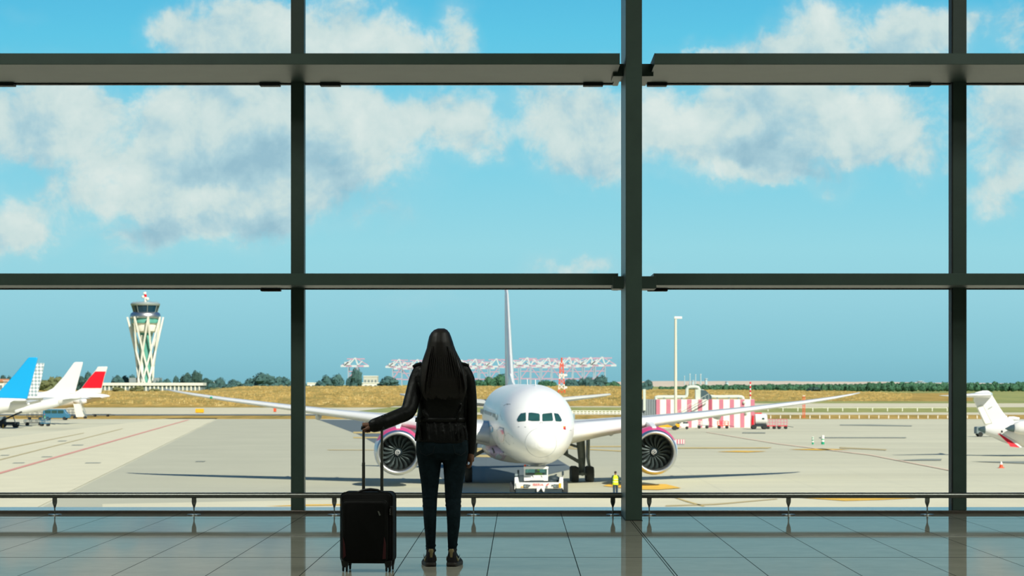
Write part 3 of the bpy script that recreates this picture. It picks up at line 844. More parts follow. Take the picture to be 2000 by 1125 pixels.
# ------------------------------------------------------------------ the suitcase
def suitcase():
    D = 15.5; k = F / D
    cx = (715.5 - CX) * D / F
    r = thing('suitcase', (cx, D, 0), 'black fabric cabin suitcase with maroon side panels beside the woman', 'suitcase', radians(-4))
    hw, zb, zt, dp = 51 / k, 0.062, 0.545, 0.21
    def rrect(w0, z0, z1, rad, y, n=6, bulge=0.0):
        pts = []
        for (cxx, czz, a0) in ((w0 - rad, z1 - rad, 0), (-w0 + rad, z1 - rad, 90), (-w0 + rad, z0 + rad, 180), (w0 - rad, z0 + rad, 270)):
            for i in range(n + 1):
                a = radians(a0 + 90 * i / n); pts.append(Vector((cxx + rad * cos(a), y, czz + rad * sin(a))))
        return pts
    body = MB()
    body.loft([rrect(hw - .016, zb + .012, zt - .012, .03, 0.0), rrect(hw - .004, zb + .003, zt - .003, .034, .010), rrect(hw, zb, zt, .036, .03), rrect(hw, zb, zt, .036, dp - .02), rrect(hw - .012, zb + .012, zt - .012, .03, dp)])
    body.build('body', M['case'], r, ang=50)
    for y in (.012, dp - .018):
        q = rrect(hw + .001, zb - .001, zt + .001, .036, y); MB().tube(q + [q[0]], .0035, 6).build('piping', M['case_trim'], r)
    # front pocket: x from 669 to 756, y from 977 down
    fx0, fx1 = (669.5 - 715.5) / k, (757 - 715.5) / k
    def frect(g, y):
        return [p + Vector(((fx0 + fx1) / 2, 0, 0)) for p in rrect((fx1 - fx0) / 2 - g, zb + .012 + g, zt - .052 - g, .026, y)]
    pk = MB().loft([frect(0, .004), frect(.001, -.022), frect(.006, -.034), frect(.02, -.040)]).build('front_pocket', M['case'], r, ang=50)
    q = frect(-.001, -.018); MB().tube(q + [q[0]], .0032, 6).build('pocket_zip', M['case_trim'], pk)
    for x0, x1, fl in ((fx0 + .002, fx0 + .022, 1), (fx1 - .026, fx1 - .002, -1)):
        poly = [(x0, -.041, zb + .03), (x1, -.0415, zb + .03), (x1, -.0415, .20), (x0 + (0 if fl > 0 else .012), -.041, .245), ] if fl < 0 else [(x0, -.041, zb + .03), (x1, -.0415, zb + .05), (x1 - .006, -.0415, .19), (x0, -.041, .245)]
        MB().prism([Vector(p) + Vector((.004 if fl > 0 else -.004, .006, 0)) for p in poly], (0, -.008, 0)).build('side_panel', M['maroon'], pk, bevel=.003)
    c = Vector(((742 - 715.5) / k, -.044, CZ - (1002 - HY) / k))
    MB().prism([c + Vector(p) for p in ((-.010, 0, .015), (.000, 0, .016), (.012, 0, -.012), (.002, 0, -.016))], (0, .006, 0)).build('badge', M['zip'], pk)
    # zip pulls and combination lock
    m = MB(); c = Vector((hw - .008, -.004, CZ - (998 - HY) / k))
    m.box(c.x - .006, c.x + .014, c.y - .010, c.y + .006, c.z - .028, c.z + .034)
    lk = m.build('combination_lock', M['case_trim'], r, bevel=.003)
    for dz in (-.010, .006, .018):
        MB().tube([c + Vector((-.004, -.012, dz)), c + Vector((-.008, -.014, dz - .010)), c + Vector((-.003, -.014, dz - .016))], .0024, 6).build('zip_pull', M['zip'], lk)
    # top carry handle
    xx = [(690 - 715.5) / k, (698 - 715.5) / k, (708 - 715.5) / k, (722 - 715.5) / k, (736 - 715.5) / k, (744 - 715.5) / k, (752 - 715.5) / k]
    zz = [zt - .004, zt + .002, zt + .016, zt + .021, zt + .015, zt + .001, zt - .004]
    MB().tube([(x, .05, z) for x, z in zip(xx, zz)], [.007, .008, .009, .0095, .009, .008, .007], 10, flat=1.5).build('carry_handle', M['case_trim'], r)
    # telescopic handle
    kh = F / 15.735
    hz = 15.735 - D
    def hx(px): return (px - CX) * 15.735 / F - cx
    th = MB()
    zl = CZ - (903 - HY) / kh; ztop = CZ - (838 - HY) / kh
    for px in (705.5, 741.5):
        x = hx(px)
        MB().box(x - .0105, x + .0105, hz - .008, hz + .008, zt - .05, zl).build('outer_pole', M['pole'], r, bevel=.002)
        MB().box(x - .0085, x + .0085, hz - .0065, hz + .0065, zl - .002, ztop).build('inner_pole', M['pole'], r, bevel=.002)
    g = MB()
    x0, x1 = hx(702.3), hx(745)
    zc = CZ - (834.5 - HY) / kh
    g.tube([(x0 + .004, hz, zc - .018), (x0 + .007, hz, zc), (x0 + .02, hz, zc + .004), ((x0 + x1) / 2, hz, zc + .003), (x1 - .02, hz, zc + .002), (x1 - .007, hz, zc), (x1 - .004, hz, zc - .02)], [.013, .0145, .014, .0135, .014, .0145, .013], 12, flat=1.0)
    g.build('grip', M['black'], r)
    # wheels
    for sx in (-1, 1):
        for y in (.018, dp - .03):
            x = sx * (hw - .030)
            wh = MB()
            wh.hexa([(x - .018, y - .02, .030), (x + .018, y - .02, .030), (x + .018, y + .02, .030), (x - .018, y + .02, .030), (x - .026, y - .026, .078), (x + .026, y - .026, .078), (x + .026, y + .026, .078), (x - .026, y + .026, .078)])
            c_ = wh.build('wheel_housing', M['black'], r, bevel=.003)
            w2 = MB()
            for e in (-.012, .012):
                w2.lathe([(.008, -.006), (.022, -.005), (.024, 0), (.022, .005), (.008, .006)], 16, 'X', (x + e, y - .006, .0245))
            w2.build('caster', M['rubber'], c_)
suitcase()

# ------------------------------------------------------------------ apron and airfield
def flat(name, pts, m, parent, up, sub=0):
    """flat ground marking through pixel/ground points"""
    vs = [(p[0], p[1], GZ + up) for p in pts]
    o = MB().prism(vs, (0, 0, -0.004)).build(name, m, parent, smooth=False)
    return o
def gpx(*pp):
    return [G(x, y) for x, y in pp]

def ground():
    g = MB().box(-2600, 2600, 22.4, 9000, GZ - 1.0, GZ).build('ground', M['apron'], smooth=False)
    structure(g, 'pale concrete airport apron', 'apron')
    def band(name, m, y0, y1, up, x0=-2500, x1=2500, parent=g):
        d0, d1 = F * 8 / (y0 - HY), F * 8 / (y1 - HY)
        return MB().box(x0, x1, d1, d0, GZ + up - .02, GZ + up).build(name, m, parent, smooth=False) if d1 < d0 else None
    # far airfield: verge, taxiway and grass bands, nearest first (rows of the view give their distances)
    band('grass_verge', M['drygrass'], 810.3, 818.5, 0.03)
    band('taxiway_strip', M['strip'], 805.8, 810.2, 0.03)
    band('grass_verge', M['greengrass'], 795.5, 805.7, 0.03)
    band('service_road', M['strip'], 788.0, 795.4, 0.03)
    o = band('field', M['greengrass'], 752.0, 787.9, 0.03)
    # left hand side: the pale shoulder is wider there
    def quad(name, m, up, *pp):
        return flat(name, gpx(*pp), m, g, up)
    quad('taxiway_strip', M['strip'], 0.06, (-200, 809.5), (640, 809.5), (760, 796.5), (-200, 796.5))
    quad('grass_verge', M['drygrass'], 0.065, (-200, 795.8), (760, 795.8), (770, 793.5), (-200, 793.5))
    quad('edge_line', M['asphalt'], 0.07, (-200, 812), (640, 812), (640, 809.8), (-200, 809.8))
    # paler slabs and dark asphalt
    quad('concrete_slab', M['pad'], 0.03, (40, 1008), (425, 817), (330, 817), (-420, 905), (-900, 1008))
    quad('concrete_slab', M['pad'], 0.02, (200, 1120), (3000, 1120), (3000, 965), (1500, 960), (200, 985))
    quad('concrete_slab', M['worn'], 0.015, (425, 819), (60, 1002), (40, 1120), (1230, 1120), (1230, 819))
    quad('asphalt_shade_patch', M['asphalt'], 0.03, (622, 820), (700, 849), (735, 868), (800, 900), (880, 944), (1000, 944), (1120, 916), (1060, 880), (1010, 850), (930, 822))  # asphalt, extended under the airliner to darken its shadow area
    for y, h in ((847, 3.2), (856.5, 2.6), (884, 5), (893, 4), (878, 2.5)):
        quad('painted_line', M['mark_worn_yellow'], 0.05, (690 if y < 870 else 905, y), (770 if y < 870 else 972, y + (1 if y > 870 else 0)), (770 if y < 870 else 968, y - h), (690 if y < 870 else 905, y - h))
    quad('painted_line', M['mark_red'], 0.06, (-20, 932.5), (370, 820.5), (366, 820), (-20, 929))
    quad('painted_line', M['mark_faint'], 0.06, (-20, 884), (165, 846.5), (163, 846), (-20, 881.5))
    quad('painted_line', M['mark_faint'], 0.06, (-20, 905), (240, 838), (238, 837.5), (-20, 903))
    for x, y, w in ((90, 893, 20), (8, 890, 16), (150, 870, 22), (35, 905, 22), (120, 862, 16), (390, 902, 18), (180, 905, 30)):
        quad('dark_stain', M['mark_dark'], 0.05, (x - w / 2, y + .8), (x + w / 2, y + .5), (x + w / 2 + 3, y - .9), (x - w / 2 + 3, y - .6))
    # markings near and beyond the starboard wing
    quad('painted_patch', M['mark_yellow'], 0.05, (1238, 957), (1285, 957.5), (1330, 954), (1300, 946.5), (1240, 947))
    quad('painted_patch', M['mark_yellow'], 0.05, (1178, 950), (1240, 957), (1240, 949), (1195, 945))
    quad('painted_patch', M['mark_yellow'], 0.05, (1545, 972), (1650, 979.5), (1720, 977.5), (1790, 974), (1745, 970), (1600, 969))
    quad('painted_line', M['mark_worn_yellow'], 0.05, (1300, 876.6), (1500, 876.2), (1508, 874.4), (1300, 874.6))
    quad('painted_line', M['mark_yellow'], 0.05, (1400, 883), (1460, 884), (1498, 882), (1440, 881))
    quad('painted_line', M['mark_yellow'], 0.05, (1540, 878.5), (1600, 880), (1660, 878.5), (1600, 876.8))
    quad('painted_line', M['mark_worn_yellow'], 0.05, (1050, 874.5), (1215, 873.5), (1215, 871.5), (1050, 872.5))
    quad('painted_line', M['mark_worn_yellow'], 0.05, (1090, 876), (1220, 883), (1222, 881), (1090, 874.5))
    quad('painted_line', M['mark_worn_yellow'], 0.05, (1316, 973), (1340, 981), (1372, 990), (1378, 990), (1345, 980), (1320, 972.5))
    quad('painted_line', M['mark_faint'], 0.05, (1300, 990), (1400, 987), (1520, 976), (1515, 975), (1395, 985), (1300, 988))
    quad('painted_line', M['mark_yellow'], 0.05, (520, 990), (700, 987.5), (700, 985.8), (600, 986.5))
    quad('painted_line', M['mark_faint'], 0.05, (640, 880), (800, 880.5), (800, 879), (640, 878.5))
    quad('painted_line', M['mark_pale'], 0.05, (1380, 845), (1520, 868), (1700, 890), (1860, 921), (1862, 919.5), (1702, 888.5), (1520, 866.5), (1380, 844))
    quad('painted_line', M['mark_faint'], 0.05, (1640, 876), (1730, 880), (1732, 878), (1640, 873.5))
    for pts in ([(1640, 831), (1780, 833), (1782, 831.5), (1700, 829.6), (1640, 829.8)], [(1745, 900), (1838, 900), (1840, 897), (1800, 897.2)], [(1895, 902), (2010, 906.5), (2010, 901.5), (1930, 902)],
                [(1600, 856), (1770, 856), (1770, 854.6), (1600, 854.5)], [(1450, 846.5), (1495, 846.8), (1495, 845.2), (1450, 845)]):
        quad('dark_stain', M['mark_dark'], 0.05, *pts)
    # dark edge of the field on the port side
    return g
GROUND = ground()

def field():
    """tall dry grass on rough ground, rising away from the apron"""
    rnd = random.Random(11)
    m = MB()
    def patch(x0, x1, nx, ys, hfun):
        rows = []
        for D in ys:
            row = []
            for i in range(nx + 1):
                px = x0 + (x1 - x0) * i / nx
                X = (px - CX) * D / F
                row.append(Vector((X, D, GZ + hfun(px, D) + (0.35 * noise.noise(Vector((X * .35, D * .12, 1.0))) + .6 * noise.noise(Vector((X * .06, D * .03, 5.0)))) * min(1, hfun(px, D) / .6))))
            rows.append(row)
        vs = [p for r in rows for p in r]; n = nx + 1; fs = []
        for i in range(len(rows) - 1):
            for j in range(nx):
                fs.append((i * n + j, i * n + j + 1, (i + 1) * n + j + 1, (i + 1) * n + j))
        m.add(vs, fs)
    def ramp_(a, b, x): return max(0.0, min(1.0, (x - a) / (b - a)))
    def hl(px, D):
        top = 2.3 + 2.9 * ramp_(385, 470, px)
        return 0.05 + top * ramp_(795, 1430, D) ** .8 + .5 * ramp_(770, 800, D)
    ys = [772 + (1450 - 772) * (i / 46) ** 1.15 for i in range(47)] + [1456]
    def tufts(x0, x1, d0, d1, hfun, n, top):
        for q in range(n):
            D = d0 + (d1 - d0) * rnd.random() ** .8
            px = rnd.uniform(x0, x1)
            if hfun(px, D) < .12 and D > d0 + 60: continue
            X = (px - CX) * D / F
            z = GZ + hfun(px, D) - .25
            h = rnd.uniform(.4, 1.1) * (1.5 if rnd.random() < .08 else 1)
            mi = 1 + (rnd.random() < .35) + (rnd.random() < .30)
            if noise.noise(Vector((X * .03, D * .01, 3))) > .22: mi = 2
            for e in range(5):
                ox, oy = rnd.gauss(0, .45), rnd.gauss(0, .8); w = rnd.uniform(.10, .26); t = rnd.uniform(-.35, .35); hh = h * rnd.uniform(.6, 1.1)
                m.add([(X + ox - w, D + oy, z), (X + ox + w, D + oy, z), (X + ox + t, D + oy + rnd.uniform(-.3, .5), z + hh)], [(0, 1, 2)], min(mi, 3))
    GM = [M['drygrass'], M['grass_ochre'], M['grass_olive'], M['grass_pale']]
    patch(-150, 1250, 620, ys[:-1], hl)
    tufts(-60, 1230, 778, 1440, hl, 16000, 0)
    o = m.build('dry_grass', GM, smooth=False); tag(o, 'tall dry golden grass field between taxiway and control tower', 'grass', kind='stuff')
    m.v, m.f, m.mi = [], [], []
    def hr(px, D):
        return 0.05 + (1.6 + 1.4 * ramp_(1700, 1250, px)) * ramp_(985, 1500, D) * (1 - .8 * ramp_(1640, 1760, px))
    ys = [980 + (1700 - 980) * (i / 40) ** 1.15 for i in range(41)]
    patch(1180, 1900, 330, ys, hr)
    tufts(1200, 1780, 985, 1690, hr, 8000, 0)
    o = m.build('dry_grass', GM, smooth=False); tag(o, 'dry ochre scrub grass behind the striped building', 'grass', kind='stuff')
field()

# ------------------------------------------------------------------ the big airliner
ND = 154.0
YAW = 0.049
def airliner():
    root = thing('airliner', (1.50, ND, GZ), 'large white twin-engine airliner facing the window on the apron', 'airplane', YAW)
    MW = Matrix.Translation(Vector((1.50, ND, GZ))) @ Matrix.Rotation(YAW, 4, 'Z')
    ZC = 5.0
    ST = [(0.0, -1.2, -1.2, .0), (.04, -1.0, -1.4, .21), (.15, -.79, -1.60, .42), (.4, -.48, -1.86, .74), (.8, -.08, -2.12, 1.08), (1.3, .32, -2.33, 1.40), (1.9, .76, -2.50, 1.69), (2.6, 1.26, -2.63, 1.96),
          (3.4, 1.74, -2.73, 2.20), (4.3, 2.14, -2.80, 2.41), (5.3, 2.45, -2.85, 2.58), (6.5, 2.68, -2.88, 2.72), (8.0, 2.83, -2.9, 2.82), (10.0, 2.9, -2.92, 2.87), (14, 2.9, -2.92, 2.88), (20, 2.9, -2.92, 2.88), (28, 2.9, -2.92, 2.88),
          (36, 2.9, -2.9, 2.86), (41, 2.88, -2.3, 2.72), (46, 2.80, -1.35, 2.30), (51, 2.62, -.35, 1.60), (55, 2.35, .45, .95), (58, 2.05, 1.05, .48), (59.2, 1.8, 1.3, .22)]
    def ring(s, zt, zb, w, n=72):
        c, h = (zt + zb) / 2, (zt - zb) / 2
        return [Vector((w * cos(2 * pi * k / n), s, ZC + c + h * sin(2 * pi * k / n))) for k in range(n)]
    # smooth interpolation of the stations
    rings = []
    for i in range(len(ST) - 1):
        sub = 6 if ST[i][0] < 10 else 3
        p0, p1, p2, p3 = ST[max(i - 1, 0)], ST[i], ST[i + 1], ST[min(i + 2, len(ST) - 1)]
        for q in range(sub):
            t = q / sub
            s = p1[0] * (1 - t) + p2[0] * t
            row = [s]
            for c in (1, 2, 3):
                def slope(a, b): return (b[c] - a[c]) / max(1e-6, b[0] - a[0])
                d = p2[0] - p1[0]
                if i < 2:
                    v = p1[c] * (1 - t) + p2[c] * t
                else:
                    m1 = slope(p0, p2) * d; m2 = slope(p1, p3) * d
                    v = (2 * t ** 3 - 3 * t * t + 1) * p1[c] + (t ** 3 - 2 * t * t + t) * m1 + (-2 * t ** 3 + 3 * t * t) * p2[c] + (t ** 3 - t * t) * m2
                row.append(v)
            if s == 0: row = [0.0, -1.19, -1.21, .01]
            rings.append(ring(*row))
    rings.append(ring(*ST[-1]))
    fus = MB().loft(rings)
    body = fus.build('fuselage', M['hull'], root, ang=60)
    # belly fairing
    fr = []
    for s, w, zt, zb in ((17.5, 1.8, 2.9, 2.35), (20, 2.9, 3.6, 1.85), (24, 3.15, 3.9, 1.65), (30, 3.15, 3.9, 1.65), (34, 2.6, 3.4, 1.95), (37, 1.5, 2.8, 2.3)):
        fr.append([Vector((w * cos(2 * pi * k / 32), s, (zt + zb) / 2 + (zt - zb) / 2 * sin(2 * pi * k / 32))) for k in range(32)])
    MB().loft(fr).build('belly_fairing', M['hull'], root)
    fv = [Vector(p) for r_ in fr for p in r_]
    ff = [(i * 32 + j, i * 32 + (j + 1) % 32, (i + 1) * 32 + (j + 1) % 32, (i + 1) * 32 + j) for i in range(len(fr) - 1) for j in range(32)]
    nf = len(fus.v)
    bvh = BVHTree.FromPolygons([MW @ Vector(v) for v in fus.v] + [MW @ v for v in fv], fus.f + [tuple(i + nf for i in f) for f in ff])
    MI = MW.inverted()
    eye = Vector((0, 0, CZ))
    def hull_pt(px, py, off):
        d = (P(px, py, 10.0) - eye).normalized()
        h = bvh.ray_cast(eye, d)
        if h[0] is None: return None
        nrm = h[1] if h[1].dot(d) < 0 else -h[1]
        return MI @ (h[0] + nrm * off)
    def decal(name, poly, m, off=.012, parent=root, cuts=3):
        bm = bmesh.new()
        f = bm.faces.new([bm.verts.new((x, y, 0)) for x, y in poly])
        bmesh.ops.triangulate(bm, faces=[f])
        for _ in range(cuts):
            bmesh.ops.subdivide_edges(bm, edges=[e for e in bm.edges if e.calc_length() > 2.5], cuts=1)
            bmesh.ops.triangulate(bm, faces=bm.faces[:])
        lost = []
        for v in bm.verts:
            q = hull_pt(v.co.x, v.co.y, off)
            if q is None: lost.append(v)
            else: v.co = q
        if lost: bmesh.ops.delete(bm, geom=lost, context='VERTS')
        far = [e for e in bm.edges if abs(e.verts[0].co.y - e.verts[1].co.y) > 2.5]
        if far: bmesh.ops.delete(bm, geom=far, context='EDGES')
        if not bm.faces:
            bm.free(); return None
        me = bpy.data.meshes.new(name); bm.to_mesh(me); bm.free()
        o = obj(name, me, m, parent)
        sd = o.modifiers.new('t', 'SOLIDIFY'); sd.thickness = .01; sd.offset = -1
        return o
    def c4(u, v): return (920 + u / 4.687, 740 + v / 4.687)
    for poly in ([(420, 376), (436, 342), (457, 317), (503, 310), (504, 380), (497, 388), (432, 393)], [(527, 312), (560, 310), (621, 319), (630, 330), (630, 384), (624, 388), (560, 388), (525, 381)],
                 [(651, 328), (660, 320), (738, 311), (743, 318), (751, 380), (744, 387), (657, 390), (652, 384)], [(757, 314), (797, 320), (815, 346), (831, 380), (822, 392), (777, 390), (771, 384)]):
        decal('cockpit_window', [c4(*p) for p in poly], M['cockpit'])
    def seam(name, pts, r, m, parent=root):
        q = [hull_pt(x, y, .004) for x, y in pts]
        q = [p for p in q if p is not None]
        if len(q) > 1: return MB().tube(q, r, 5).build(name, m, parent)
    # radome joint: the section where the nose cone bolts on
    rr = ring(.78, -.095, -2.105, 1.07, 48)
    MB().tube([Vector((p.x * 1.003, p.y, p.z)) for p in rr] + [rr[0]], .016, 5).build('radome_seam', M['line'], root)
    for a, bq in (((637, 396), (630, 410)), ((645, 396), (655, 408))):
        seam('wiper', [c4(*a), c4(*bq)], .02, M['gse_dark'])
    seam('door_outline', [c4(*p) for p in ((288, 380), (268, 330), (300, 245), (330, 228), (362, 232))], .02, M['line'])
    seam('door_outline', [c4(*p) for p in ((236, 470), (262, 440), (300, 452), (312, 520), (300, 590), (262, 600), (240, 540), (236, 470))], .018, M['line'])
    seam('hatch_outline', [c4(*p) for p in ((310, 520), (340, 495), (385, 530), (392, 590), (350, 602), (320, 570), (310, 520))], .012, M['line'])
    decal('emblem', [c4(*p) for p in ((842, 434), (862, 434), (866, 466), (846, 462))], M['red'], cuts=1)
    decal('emblem', [c4(*p) for p in ((842, 434), (858, 434), (850, 446), (844, 448))], M['yellow'], .03, cuts=1)
    for q in ((330, 232), (620, 262), (432, 438), (490, 440), (905, 470)):
        seam('sensor', [c4(*q), c4(q[0] + 12, q[1] + 2)], .022, M['line'])
    # painted figures low on the port side
    lv = [(lin(120, 190, 220), [(100, 420), (130, 385), (160, 400), (200, 440), (205, 480), (150, 520), (95, 500)]), (lin(235, 242, 246), [(110, 400), (128, 380), (140, 420), (150, 500), (130, 500)]),
          (lin(198, 182, 205), [(170, 545), (235, 560), (262, 600), (330, 690), (300, 740), (250, 738), (180, 690), (135, 640)]), (lin(235, 205, 215), [(130, 590), (165, 560), (190, 600), (165, 645), (135, 640)]),
          (lin(238, 226, 226), [(240, 480), (262, 446), (296, 452), (306, 500), (300, 570), (276, 582), (252, 540)]), (lin(240, 140, 160), [(272, 470), (296, 466), (304, 500), (290, 510)]),
          (lin(60, 62, 66), [(190, 636), (200, 630), (222, 672), (210, 684)]), (lin(205, 222, 232), [(222, 706), (250, 682), (288, 712), (270, 732), (236, 735)])]
    for i, (c_, poly) in enumerate(lv):
        decal('livery_patch', [c4(*p) for p in poly], mat('livery_%d' % i, c_, .3), .010 + .003 * i, body)
    # antennas
    MB().prism([(0, 7.5, ZC + 2.80), (0, 8.0, ZC + 2.82), (0, 8.0, ZC + 3.25), (0, 7.8, ZC + 3.25)], (.04, 0, 0)).build('antenna', M['white'], root)
    MB().prism([(-.3, 13, ZC + 2.88), (-.3, 13.5, ZC + 2.88), (-.3, 13.45, ZC + 3.3), (-.3, 13.25, ZC + 3.3)], (.04, 0, 0)).build('antenna', M['white'], root)
    # cabin windows along both flanks
    for sgn in (-1, 1):
        me = None
        for s in [7.6 + .62 * k for k in range(58)]:
            if 14.5 < s < 16.8 or 32.5 < s < 35.5: continue
            z = .55
            w = 2.88 * sqrt(1 - (z / 2.9) ** 2) * (0.993 if s < 10 else 1)
            if me is None: me = MB().box(-.02, .02, -.13, .13, -.22, .22).mesh('cabin_window', mat('cabin_window_blind', lin(150, 172, 178), .3), False)
            o = bpy.data.objects.new('cabin_window', me); COL.objects.link(o); o.parent = root; o.location = (sgn * (w - .006), s, ZC + z)
    # wings
    def wing(sgn):
        rings = []
        AF = [(0, 0), (.015, .035), (.06, .065), (.15, .085), (.3, .092), (.5, .078), (.75, .042), (1, .004), (1, -.004), (.75, -.022), (.5, -.048), (.3, -.06), (.15, -.055), (.06, -.04), (.015, -.02)]
        for x, le, ch, z, tk in ((0.5, 17.2, 12.8, 3.72, 1.02), (2.9, 18.8, 11.2, 3.86, 1.0), (6.0, 21.0, 9.0, 4.32, .94), (9.9, 23.6, 7.2, 4.80, .80), (14.5, 26.8, 5.9, 5.30, .66), (19.0, 30.0, 4.8, 5.78, .58), (24, 33.6, 3.5, 6.32, .56), (27, 36.0, 2.5, 6.70, .56), (28.8, 38.0, 1.6, 6.96, .56), (30.0, 40.0, .7, 7.14, .56)):
            if sgn < 0: z += .012 * max(0, x - 3)
            rings.append([Vector((sgn * x, le + ch * a, z + ch * tk * b * 1.15)) for a, b in AF])
        n = len(AF)
        wm = MB().loft(rings).build('wing', M['wing'], root, ang=50)
        # polished leading edge
        le = []
        for r in rings[1:]:
            le.append([r[j] + Vector((0, -.015, 0)) for j in (3, 2, 1, 0, 14, 13)])
        o = MB().loft(le, False, False, closed=False).build('leading_edge', M['wing_edge'], wm, ang=60)
        sd = o.modifiers.new('t', 'SOLIDIFY'); sd.thickness = .012; sd.offset = 1
        # flap track fairings
        for x, y, z in ((7.3, 29.4, 4.0), (12.5, 30.8, 4.75), (16.5, 32.8, 5.25)):
            q = MB(); q.tube([(sgn * x, y - 2.6, z + .15), (sgn * x, y - 1, z - .05), (sgn * x, y + .8, z - .05), (sgn * x, y + 2.2, z + .1)], [.05, .26, .22, .04], 10)
            q.build('flap_fairing', M['wing'], wm)
        if sgn < 0:
            MB().ell((-25.5, 34.7, 6.78), .12, .12, .10, 8, 6).build('navigation_light', M['green'], wm)
    wing(-1); wing(1)
    # engines
    for sgn in (-1, 1):
        ex, es, ez = sgn * 9.9, 19.0, 2.66
        o = (ex, es, ez)
        cowl = MB(); cr = []
        for rad, h, up_ in ((1.72, .52, .0), (1.80, .80, .03), (1.86, 1.3, .07), (1.88, 1.9, .10), (1.84, 2.9, .10), (1.66, 4.0, .06), (1.44, 4.9, .04), (1.40, 4.9, .04), (1.40, 4.2, .03), (1.42, 2.4, 0), (1.42, 1.5, 0)):
            cr.append([Vector((ex + rad * cos(2 * pi * q / 72), es + h, ez + up_ + rad * sin(2 * pi * q / 72))) for q in range(72)])
        cowl.loft(cr, False, False)
        cm = bpy.data.materials.get('cowl_two_tone')
        if cm is None:
            cm = bpy.data.materials.new('cowl_two_tone'); cm.use_nodes = True
            t = NT(cm.node_tree); b = cm.node_tree.nodes['Principled BSDF']
            tc = t.n('ShaderNodeTexCoord'); s_ = t.n('ShaderNodeSeparateXYZ'); t.put(s_.inputs[0], tc.outputs['Object'])
            f = t.math('GREATER_THAN', t.math('ADD', s_.outputs['Z'], t.math('MULTIPLY', s_.outputs['Y'], 0.16)), ez + 1.05 + .16 * 19.0)
            t.put(b.inputs['Base Color'], t.mix(f, lin(206, 214, 232), lin(214, 66, 118)))
            b.inputs['Roughness'].default_value = .3
        eng = cowl.build('engine', cm, root, ang=60)
        prof = [(1.345, .62), (1.352, .46), (1.362, .30), (1.385, .17), (1.42, .075), (1.47, .018), (1.525, 0.0), (1.58, .018), (1.635, .08), (1.68, .19), (1.71, .33), (1.73, .54)]
        MB().lathe(prof, 96, 'Y', o, 0, False, False).build('inlet_lip', M['alu'], eng, ang=70)
        MB().lathe([(1.345, .58), (1.36, .9), (1.38, 1.25), (1.38, 1.9)], 64, 'Y', o, 0, False, False).build('inlet_duct', M['duct'], eng)
        MB().lathe([(1.40, 1.75), (.02, 1.75)], 48, 'Y', o, 0, False, False).build('stator_disc', M['black'], eng)
        MB().lathe([(1.05, 4.6), (.95, 5.4), (.55, 6.3), (.3, 6.6), (.02, 6.9)], 32, 'Y', o, 0, False, False).build('core_nozzle', M['jetgrey'], eng)
        bl = MB(); nr, nc = 12, 5; vs = []
        for i in range(nr + 1):
            f = i / nr; r = .30 + (1.335 - .30) * f
            swp = -.22 * sin(pi * .9 * f) - .14 * f          # curved stack line seen from in front
            half = (.125 + .075 * f) / max(r, .45)              # angular half chord
            for j in range(nc):
                c_ = j / (nc - 1) - .5
                a = swp + c_ * half * 1.5
                y = 1.18 + c_ * (.34 - .18 * f) + .05 * (c_ * 2) ** 2 - .10 * sin(pi * f)
                vs.append(Vector((r * sin(a), y, r * cos(a))))
        fs = [(i * nc + j, i * nc + j + 1, (i + 1) * nc + j + 1, (i + 1) * nc + j) for i in range(nr) for j in range(nc - 1)]
        bl.add(vs, fs)
        first = None
        for k in range(18):
            if first is None:
                first = bl.build('fan_blade', M['fan'], eng, ang=60)
                sd = first.modifiers.new('t', 'SOLIDIFY'); sd.thickness = .03
                bo = first
            else:
                bo = first.copy(); COL.objects.link(bo); bo.parent = eng
            bo.matrix_local = Matrix.Translation(Vector(o)) @ Matrix.Rotation(2 * pi * k / 18 + .1, 4, 'Y')
        MB().lathe([(.01, .72), (.10, .76), (.2, .86), (.28, 1.0), (.32, 1.16), (.32, 1.5)], 40, 'Y', o, 0, False, False).build('spinner', M['gse_dark'], eng)
        sp = []
        for k in range(64):
            f = k / 63; r = .03 + .19 * f; a = 2 * pi * 1.75 * f
            y = .735 + (.86 - .735) * min(1, r / .2) + max(0, r - .2) * 1.6
            sp.append(Vector((ex + r * cos(a), es + y - .02, ez + r * sin(a))))
        MB().tube(sp, [.010 + .022 * min(1, k / 20) if k < 58 else .02 for k in range(64)], 6, flat=.8).build('spiral_mark', M['white'], eng)
        # pylon
        py = []
        for s, zt, zb, w in ((es + .9, ez + 1.95, ez + 1.70, .16), (es + 2.6, ez + 2.15, ez + 1.5, .24), (es + 5.0, ez + 2.35, ez + 1.2, .26), (es + 8, ez + 2.2, ez + 1.5, .12)):
            py.append([Vector((ex + w * a, s, zz)) for a, zz in ((-1, zb), (1, zb), (1, zt), (-1, zt))])
        MB().loft(py).build('pylon', M['hull'], root, bevel=.05)
    # fin
    rings = []
    AF = [(0, 0), (.04, .25), (.15, .42), (.35, .5), (.7, .3), (1, .03), (1, -.03), (.7, -.3), (.35, -.5), (.15, -.42), (.04, -.25)]
    for z, le, ch, tk in ((7.4, 44.0, 12.2, .75), (8.6, 46.0, 10.0, .80), (11, 48.6, 8.0, .66), (14, 51.6, 5.9, .5), (16.2, 53.8, 4.4, .36), (16.75, 54.9, 3.2, .25)):
        rings.append([Vector((tk * b, le + ch * a, z)) for a, b in AF])
    fin = MB().loft(rings).build('tail_fin', mat('fin_paint', lin(226, 150, 160), .35, coat=.3), root, ang=50)
    le = [[r[j] + Vector((0, -.02, 0)) for j in (2, 1, 0, 10, 9)] for r in rings]
    o = MB().loft(le, False, False, closed=False).build('leading_edge', M['wing_edge'], fin, ang=60)
    sd = o.modifiers.new('t', 'SOLIDIFY'); sd.thickness = .015; sd.offset = 1
